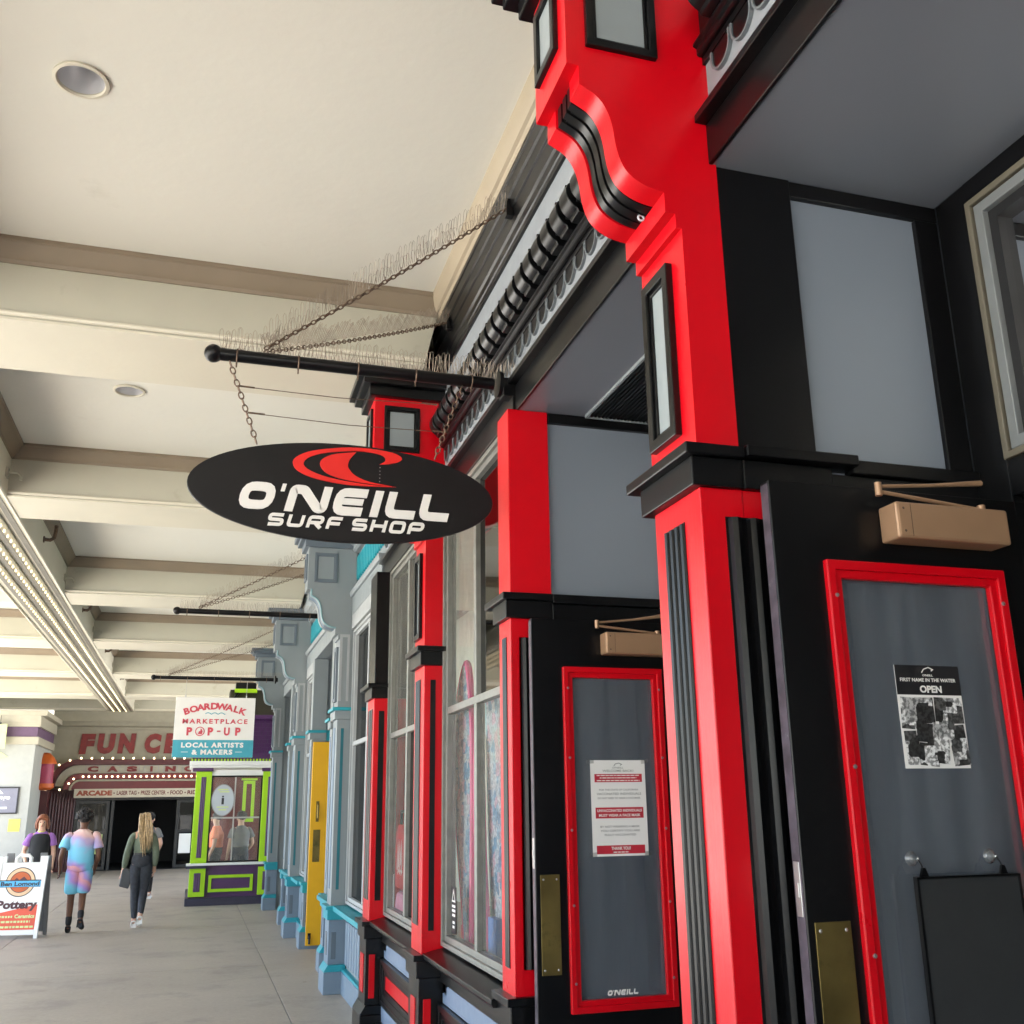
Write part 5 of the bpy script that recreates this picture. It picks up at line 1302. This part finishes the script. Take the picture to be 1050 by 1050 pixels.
mb.build('rear_frame', M['greycloth'], af, .006)
fb = lambda off: (lambda u, v, h: pa(WB_-u, v, .0245+off+h))
cu_, cv_ = .34, .77
def disc(mb, r, off, half=None):
    pts = [(cu_+r*math.cos(q), cv_+r*math.sin(q)) for q in ([2*math.pi*k/40 for k in range(40)] if half is None else [half+math.pi*k/20 for k in range(21)])]
    mb.add([fb(off)(u, v, 0) for u, v in pts], [tuple(range(len(pts)))])
for nm, r_, off, m_ in (('emblem_ring', .205, .001, 'ink'), ('emblem_cream', .192, .0016, 'cream2'), ('emblem_dark', .148, .0022, 'ink'), ('emblem_orange', .138, .0028, 'orange')):
    if m_ == 'cream2': M['cream2'] = mat('emblem_cream_print', (.75, .50, .30), .6)
    mb = MB(); disc(mb, r_, off); mb.build(nm, M[m_], af)
mb = MB(); mb.add([fb(.0034)(u, v, 0) for u, v in ((cu_-.12, cv_+.0), (cu_-.06, cv_+.06), (cu_-.02, cv_+.03), (cu_+.04, cv_+.075), (cu_+.12, cv_+.0))], [(0, 1, 2, 3, 4)]); mb.build('emblem_hills', M['maroon'], af)
mb = MB(); mb.add([fb(.0040)(u, v, 0) for u, v in ((.02, .70), (.64, .70), (.67, .80), (.64, .80), (.04, .80), (.0, .80))], [(0, 1, 2, 3, 4, 5)]); mb.build('banner_backing', M['ink'], af)
M['skyink'] = mat('sky_blue_print', (.08, .42, .72), .5)
mb = MB(); mb.add([fb(.0046)(u, v, 0) for u, v in ((.06, .705), (.62, .705), (.62, .785), (.06, .785))], [(0, 1, 2, 3)]); mb.build('banner', M['skyink'], af)
mb = MB(); put_text(mb, 'Ben Lomond', .075, .605, .715, .777, fb(.0050), .001, .04); mb.build('banner_lettering', M['ink'], af)
M['redorange'] = mat('red_orange_print', (.70, .09, .04), .5)
mb = MB(); mb.add([fb(.001)(u, v, 0) for u, v in ((.06, .12), (.62, .12), (.62, .46), (.06, .34))], [(0, 1, 2, 3)]); mb.build('red_field', M['redorange'], af)
mb = MB(); put_text(mb, 'Pottery', .065, .615, .37, .52, fb(.002), .001, .05); mb.build('pottery_lettering', M['maroon'], af)
mb = MB(); put_text(mb, 'Ceramics', .33, .60, .275, .33, fb(.002), .001, .04)
random.seed(4)
for v, a, b in ((.283, .08, .30), (.215, .09, .55), (.145, .09, .60)):
    u = a
    while u < b:
        q = random.uniform(.02, .06); mb.add([fb(.002)(*p, 0) for p in ((u, v), (min(b, u+q), v), (min(b, u+q), v+.028), (u, v+.028))], [(0, 1, 2, 3)]); u += q+.012
mb.build('small_print', M['limepaper'], af)

# ------------------------------------------------------------------ people
def skin(name, nodes, edges, m, parent, sub=2, root=0):
    keys = list(nodes); idx = {k: i for i, k in enumerate(keys)}
    me = bpy.data.meshes.new('sk'); me.from_pydata([nodes[k][0] for k in keys], [(idx[a], idx[b]) for a, b in edges], []); me.update()
    o = bpy.data.objects.new('sk', me); C.objects.link(o)
    sm = o.modifiers.new('s', 'SKIN'); sm.use_smooth_shade = True
    ss = o.modifiers.new('u', 'SUBSURF'); ss.levels = ss.render_levels = sub
    sv = me.skin_vertices[0].data
    for k in keys:
        r_ = nodes[k][1]; sv[idx[k]].radius = (r_, r_) if not isinstance(r_, tuple) else r_
        sv[idx[k]].use_root = idx[k] == root
    dg = bpy.context.evaluated_depsgraph_get(); dg.update()
    m2 = bpy.data.meshes.new_from_object(o.evaluated_get(dg)); m2.name = name
    bpy.data.objects.remove(o); bpy.data.meshes.remove(me)
    for p in m2.polygons: p.use_smooth = True
    m2.materials.clear(); m2.materials.append(m)
    r = bpy.data.objects.new(name, m2); C.objects.link(r); r.parent = parent
    return r

def lerp(a, b, t): return tuple(a[i]*(1-t)+b[i]*t for i in range(3))
def person(loc, rz, label, pose, skin_m, group=None, scale=1.0, head_yaw=0, head_m=None):
    """pose: joint positions in the person's own frame (x right, y forward, z up)"""
    t_ = empty('person', loc, label, 'person', group); t_.rotation_euler = (0, 0, rz); t_.scale = (scale,)*3
    J = pose; N = {}; E_ = []
    hp = J['pelvis']; ck = J['chest']; nk = J['neck']; hd = J['head']
    N['pelvis'] = (hp, .105); N['waist'] = (lerp(hp, ck, .45), .095); N['chest'] = (ck, .105); N['ubk'] = (lerp(ck, nk, .5), .068); N['neck'] = (nk, .050)
    fy = Vector((math.sin(-head_yaw), math.cos(head_yaw), 0))
    N['jaw'] = (tuple(Vector(lerp(nk, hd, .55))+fy*.015), .062); N['head'] = (hd, .085); N['top'] = (tuple(Vector(hd)+Vector((0, 0, .075))), .070)
    E_ += [('pelvis', 'waist'), ('waist', 'chest'), ('chest', 'ubk'), ('ubk', 'neck'), ('neck', 'jaw'), ('jaw', 'head'), ('head', 'top')]
    for s in 'LR':
        sh, el_, wr, hip, kn, an, toe = (J[k+s] for k in ('sh', 'el', 'wr', 'hip', 'kn', 'an', 'toe'))
        N['sh'+s] = (sh, .058); N['ua'+s] = (lerp(sh, el_, .4), .050); N['el'+s] = (el_, .040); N['fa'+s] = (lerp(el_, wr, .35), .040); N['wr'+s] = (wr, .026)
        d = (Vector(wr)-Vector(el_)).normalized(); pm_ = tuple(Vector(wr)+d*.05); N['pm'+s] = (pm_, .032); N['pe'+s] = (tuple(Vector(wr)+d*.085), .026)
        E_ += [('ubk', 'sh'+s), ('sh'+s, 'ua'+s), ('ua'+s, 'el'+s), ('el'+s, 'fa'+s), ('fa'+s, 'wr'+s), ('wr'+s, 'pm'+s), ('pm'+s, 'pe'+s)]
        N['hip'+s] = (hip, .088); N['th'+s] = (lerp(hip, kn, .45), .075); N['kn'+s] = (kn, .055); N['cf'+s] = (lerp(kn, an, .3), .054); N['an'+s] = (an, .036)
        N['ft'+s] = (lerp(an, toe, .6), .036); N['toe'+s] = (toe, .028)
        E_ += [('pelvis', 'hip'+s), ('hip'+s, 'th'+s), ('th'+s, 'kn'+s), ('kn'+s, 'cf'+s), ('cf'+s, 'an'+s), ('an'+s, 'ft'+s), ('ft'+s, 'toe'+s)]
    body = skin('body', N, E_, skin_m, t_)
    # fingers, nose, ears as extra loops of the same body mesh
    mb = MB()
    for s, q in (('L', -1), ('R', 1)):
        wr, el_ = Vector(J['wr'+s]), Vector(J['el'+s]); d = (wr-el_).normalized(); f = Vector((0, 1, 0)); f = (f-d*f.dot(d)).normalized(); side = d.cross(f)
        for k, (o_, L_) in enumerate(((-.030, .070), (-.010, .080), (.010, .075), (.028, .058))):
            b = wr+d*.07+f*o_; inw = side*(-q*.02) if side.x*q > 0 else side*(q*.02)
            mb.tube([b, b+d*L_*.45+inw*.2, b+d*L_*.8+inw*.8, b+d*L_+inw*1.5], [.0095, .009, .008, .006], 6)
        b = wr+d*.03+f*.022; mb.tube([b, b+d*.035+f*.025, b+d*.07+f*.030], [.011, .010, .007], 6)
    H = Vector(hd); rx = Vector((fy.y, -fy.x, 0))
    mb.tube([H+fy*.078+Vector((0, 0, .012)), H+fy*.096+Vector((0, 0, -.022)), H+fy*.080+Vector((0, 0, -.034))], [.008, .015, .010], 8)
    for q in (-1, 1): mb.ball(H+rx*.084*q+Vector((0, 0, -.008)), .028, 8, (.35, .6, 1))
    ex = mb.build('tmp', skin_m)
    bm = bmesh.new(); bm.from_mesh(body.data); bm.from_mesh(ex.data); bm.to_mesh(body.data); bm.free()
    for p in body.data.polygons: p.use_smooth = True
    em = ex.data; bpy.data.objects.remove(ex); bpy.data.meshes.remove(em)
    mb = MB()
    for q in (-1, 1): mb.ball(H+fy*.078+rx*.032*q+Vector((0, 0, .010)), .012, 8, (1, .6, .8))
    mb.build('eyes', M['ink'], None, smooth=True).parent = t_
    mb = MB(); mb.ball(H+fy*.080+Vector((0, 0, -.055)), .022, 8, (1, .5, .35)); mb.build('mouth', M['pinklip'], None, smooth=True).parent = t_
    return t_, J, N
M['pinklip'] = mat('lip_tone', (.40, .13, .11), .5)
def garment(name, t_, N, names, edges, grow, m, over=None):
    nodes = {k: (N[k][0], N[k][1]+grow) for k in names}
    for k, v in (over or {}).items(): nodes[k] = v
    return skin(name, nodes, edges, m, t_)
def cloth(name, mb, m, t_, wob=.004):
    o = mb.build(name, m, None, smooth=True); o.parent = t_
    ss = o.modifiers.new('u', 'SUBSURF'); ss.levels = ss.render_levels = 1
    for v in o.data.vertices:
        q = v.co; d = wob*(math.sin(q.z*38+q.x*21)+math.sin(q.x*55-q.z*27+q.y*31)); v.co = q+Vector((d, d*.6, 0))
    return o
def top_with_sleeves(t_, N, J, m, frac, grow=.018, name='shirt', hem=0.02, w=1.0):
    hp, ck, nk = J['pelvis'], J['chest'], J['neck']; g = grow; shz = (J['shL'][2]+J['shR'][2])/2; mb = MB()
    def at(z): 
        t = (z-hp[2])/(nk[2]-hp[2]); c = lerp(hp, nk, t); return (c[0], c[1], z)
    sw = (J['shR'][0]-J['shL'][0])/2
    z0 = hp[2]+hem
    rows = [(z0, .150*w+g, .108*w+g), (z0+.06, .150*w+g, .108*w+g), (lerp(hp, ck, .55)[2], .138*w+g, .100*w+g), (ck[2]-.04, .152*w+g, .112*w+g), (ck[2]+.05, .165*w+g, .114*w+g), (shz-.03, sw*.98+g*.6, .098*w+g*.6), (shz+.025, sw*.88, .096), (shz+.055, sw*.66, .088), (nk[2]-.018, .090, .078), (nk[2]+.004, .066, .064)]
    mb.loft([(at(z), a, b) for z, a, b in rows], 20)
    for s in 'LR':
        sh, el_, wr = Vector(J['sh'+s]), Vector(J['el'+s]), Vector(J['wr'+s]); inn = Vector((sh.x*.62, sh.y, sh.z+.018))
        if frac <= 1: mb.tube([inn, sh+Vector((0, 0, .002)), sh.lerp(el_, frac*.4), sh.lerp(el_, frac*.97), sh.lerp(el_, frac)], [.062, .066, .068, .070*w+g*.3, .068*w+g*.3], 14)
        else: mb.tube([inn, sh, sh.lerp(el_, .5), el_, el_.lerp(wr, .5), el_.lerp(wr, .97)], [.058, .060, .056, .052, .049, .036], 14)
    return cloth(name, mb, m, t_)
def legs(t_, N, J, m, frac, grow, name, w=1.0):
    hp = J['pelvis']; g = grow; mb = MB()
    mb.loft([((hp[0], hp[1], hp[2]-.13), .120*w+g, .100*w+g), ((hp[0], hp[1], hp[2]-.07), .158*w+g, .118*w+g), ((hp[0], hp[1], hp[2]), .160*w+g, .116*w+g), ((hp[0], hp[1], hp[2]+.06), .142*w+g, .100*w+g), ((hp[0], hp[1], hp[2]+.09), .135*w+g, .096*w+g)], 20)
    for s in 'LR':
        hip, kn, an = Vector(J['hip'+s]), Vector(J['kn'+s]), Vector(J['an'+s])
        if frac <= 1: mb.tube([hip+Vector((0, 0, .02)), hip.lerp(kn, .35), hip.lerp(kn, .7), hip.lerp(kn, frac)], [.092*w+g, .086*w+g, .080*w+g*1.2, .080*w+g*1.3], 16)
        else: mb.tube([hip+Vector((0, 0, .02)), hip.lerp(kn, .35), hip.lerp(kn, .75), kn, kn.lerp(an, .3), kn.lerp(an, .7), kn.lerp(an, .97)], [.104, .100, .080, .064, .064, .050, .042], 16)
    return cloth(name, mb, m, t_, .003)
def shoes(t_, J, m, sock=None, name='shoe'):
    for s in 'LR':
        an, toe = Vector(J['an'+s]), Vector(J['toe'+s]); d = (toe-an); hl = an-Vector((d.x, d.y, 0)).normalized()*.05; hl.z = toe.z+(an.z-.075-toe.z)*1.0 if False else an.z-.05
        skin(name, {'h': (tuple(hl), .040), 'm': (tuple(lerp(hl, toe, .5)), .042), 't': (tuple(toe), .038), 'a': (tuple(an), .045)}, [('h', 'm'), ('m', 't'), ('h', 'a')], m, t_)
        if sock: skin('sock', {'a': (tuple(an), .044), 'b': (lerp(J['an'+s], J['kn'+s], .42), .054)}, [('a', 'b')], sock, t_)
def hair_cap(t_, c, r, m, extra=None, name='hair', n=220, jit=.02, sc_=(1, 1, 1), curl=.02, back=None):
    mb = MB()
    mb.ball(c, r, 16, sc_)
    for k in range(n):
        z = random.uniform(-.25, 1); q = random.uniform(0, 2*math.pi); rr = math.sqrt(max(0, 1-z*z))
        d = Vector((rr*math.cos(q)*sc_[0], rr*math.sin(q)*sc_[1], z*sc_[2]))
        if back and d.dot(Vector(back)) < -.15 and z < .55: continue
        mb.ball(Vector(c)+d*r*random.uniform(.95, 1.0+jit*5), curl*random.uniform(.6, 1.2), 6)
    if extra: extra(mb)
    o = mb.build(name, m, None, smooth=True); o.parent = t_; return o

# man in tie-dye, walking away
pm1 = dict(pelvis=(0, 0, .97), chest=(0, .01, 1.24), neck=(0, .02, 1.46), head=(0, .035, 1.60),
           shL=(-.20, .0, 1.36), elL=(-.265, -.10, 1.10), wrL=(-.265, .0, .90), shR=(.20, .0, 1.37), elR=(.245, -.02, 1.08), wrR=(.20, .13, .86),
           hipL=(-.085, 0, .92), knL=(-.085, .05, .50), anL=(-.08, .02, .09), toeL=(-.09, .20, .035),
           hipR=(.085, 0, .92), knR=(.075, .04, .51), anR=(.085, -.20, .20), toeR=(.12, -.07, .075))
t_, J, N = person((-1.53, 17.1, 0), R(3), 'man in pastel tie-dye shirt and shorts with black socks, walking away down the arcade', pm1, M['skin_dark'], None, 1.0, R(-25))
top_with_sleeves(t_, N, J, M['tiedye'], .66, .030, 'shirt', -.06, 1.08); legs(t_, N, J, M['tiedye2'], .93, .020, 'shorts', 1.02); shoes(t_, J, M['blackcloth'], M['blackcloth'])
random.seed(21); hair_cap(t_, (0, .015, 1.645), .102, M['hair_black'], None, 'curly_hair', 300, .03, (1, 1.05, .98), .022, (0, -1, .3))
# woman in olive top and dark jeans
pw1 = dict(pelvis=(0, 0, .99), chest=(0, .01, 1.22), neck=(0, .02, 1.42), head=(0, .035, 1.55),
           shL=(-.155, .0, 1.34), elL=(-.215, -.03, 1.07), wrL=(-.255, .06, .84), shR=(.155, .0, 1.34), elR=(.205, -.04, 1.08), wrR=(.20, .05, .86),
           hipL=(-.075, 0, .95), knL=(-.06, .06, .51), anL=(-.04, .02, .09), toeL=(-.055, .19, .03),
           hipR=(.075, 0, .95), knR=(.065, .06, .52), anR=(.045, -.16, .17), toeR=(.05, -.05, .05))
t_, J, N = person((-.68, 17.45, 0), R(2), 'woman with long blond hair in olive top and dark jeans, walking away', pw1, M['skin_light'], None, 1.0, R(-30))
top_with_sleeves(t_, N, J, M['olive'], 1.2, .006, 'top', .07, .86); legs(t_, N, J, M['denim'], 1.2, .004, 'jeans', .92); shoes(t_, J, M['whiteshoe'])
def long_hair(mb):
    random.seed(8)
    for k in range(170):
        a = random.uniform(-1, 1); dp = random.uniform(0, .05); p0 = Vector((a*.075, -.045-dp, 1.60+random.uniform(-.04, .07))); L_ = random.uniform(.30, .56)*(1-.25*abs(a))
        e = Vector((.045+a*.085+random.uniform(-.02, .02), -.125-dp*.4+random.uniform(-.02, .01), p0.z-L_))
        mb.tube([p0, p0.lerp(e, .25)+Vector((a*.012, -.035, 0)), p0.lerp(e, .6)+Vector((a*.015+random.uniform(-.008, .008), -.03, 0)), e], [.008, .010, .008, .002], 4)
    for k in range(30):                # the tied crown of the ponytail
        q = random.uniform(0, 6.28); mb.ball((.02+.035*math.cos(q), -.055+.02*math.sin(q), 1.655+random.uniform(-.02, .02)), .018, 6)
hair_cap(t_, (0, .018, 1.588), .100, M['hair_blond'], long_hair, 'hair', 0, 0, (.92, 1.02, .95))
mb = MB(); mb.lathe([(.118, .0), (.120, .035)], (0, 0, 1.055), 'z', 20); mb.build('belt', M['ink'], None, smooth=True).parent = t_
wb_m = MB(); wb_m.prism([(-.30, .60), (-.16, .56), (-.10, .78), (-.22, .88), (-.27, .84)], .02, .10, 'y')
bagm = empty('clutch_bag', (-.68, 17.45, 0), 'dark leather clutch bag held in the left hand of the blond woman', 'bag'); bagm.rotation_euler = (0, 0, R(2))
o = wb_m.build('bag_body', M['navybag'], None, .015); o.parent = bagm
mb = MB(); mb.tube([(-.24, .06, .86), (-.20, .05, .92), (-.13, .05, .80)], .006, 5); o = mb.build('strap', M['ink'], None); o.parent = bagm
# somebody beyond her, mostly hidden
pn = dict(pelvis=(0, 0, .95), chest=(0, .0, 1.20), neck=(0, .0, 1.40), head=(0, .02, 1.53),
          shL=(-.17, .0, 1.31), elL=(-.22, .0, 1.05), wrL=(-.22, .08, .84), shR=(.17, .0, 1.31), elR=(.25, -.02, 1.06), wrR=(.20, .12, .92),
          hipL=(-.08, 0, .91), knL=(-.09, .02, .50), anL=(-.10, .0, .09), toeL=(-.11, .14, .03),
          hipR=(.08, 0, .91), knR=(.09, .02, .50), anR=(.10, .0, .09), toeR=(.11, .14, .03))
t_, J, N = person((-.79, 22.8, 0), R(-4), 'person in dark patterned shirt half hidden behind the blond woman', pn, M['skin_light'])
top_with_sleeves(t_, N, J, M['greycloth'], .6, .02); legs(t_, N, J, M['blackcloth'], 1.2, .012, 'trousers'); shoes(t_, J, M['whiteshoe'])
random.seed(31); hair_cap(t_, (0, .0, 1.585), .096, M['hair_black'], None, 'hair', 60, .01, (1, 1.05, .95), .015, (0, -1, .3))
# woman at the left, facing us
t_, J, N = person((-2.44, 19.8, 0), R(184), 'auburn haired woman in black pinafore and violet sleeves facing the camera behind the sandwich board', pn, M['skin_light'], None, 1.0)
top_with_sleeves(t_, N, J, M['violetcloth'], .62, .016); 
mb = MB(); mb.loft([((0, 0, .50), .25, .20), ((0, 0, .80), .215, .175), ((0, 0, 1.02), .168, .135), ((0, 0, 1.16), .178, .142), ((0, 0, 1.26), .182, .140), ((0, .005, 1.33), .150, .120), ((0, .01, 1.365), .09, .09)], 20); cloth('pinafore', mb, M['blackcloth'], t_)
shoes(t_, J, M['blackcloth'])
mb = MB(); mb.lathe([(.075, 0), (.068, .02)], (0, .01, 1.375), 'z', 20); mb.build('yellow_collar', M['yellowpaper'], None, smooth=True).parent = t_
def bob(mb):
    random.seed(12)
    for k in range(60):
        q = random.uniform(math.pi*.95, math.pi*2.05); p0 = Vector((.085*math.cos(q), .0+.085*math.sin(q), 1.60)); e = p0+Vector((.02*math.cos(q), .03*math.sin(q), -.17)); mb.tube([p0, p0.lerp(e, .5)+Vector((.012*math.cos(q), 0, 0)), e], [.02, .02, .008], 5)
    for q in (-1, 1): mb.tube([(0, .085, 1.625), (q*.06, .075, 1.60), (q*.085, .05, 1.52), (q*.08, .04, 1.45)], [.018, .022, .022, .010], 6)
hair_cap(t_, (0, -.012, 1.588), .098, M['hair_red'], bob, 'hair', 0, 0, (1, 1, .92))
# two customers inside the kiosk
for x, y, m_, lab in ((.52, YK+1.0, 'orangecloth', 'person in an orange shirt seen through the kiosk window'), (.98, YK+.9, 'greycloth', 'person in grey clothes seen through the right pane of the kiosk window')):
    t_, J, N = person((x, y, .0), R(80 if x < .8 else 20), lab, pn, M['skin_light'])
    top_with_sleeves(t_, N, J, M[m_], .6, .03); legs(t_, N, J, M['denim'], 1.2, .012, 'trousers'); shoes(t_, J, M['blackcloth'])
    hair_cap(t_, (0, .0, 1.585), .096, M['hair_black'], None, 'hair', 40, .01, (1, 1.05, .95), .015, (0, -1, .3))
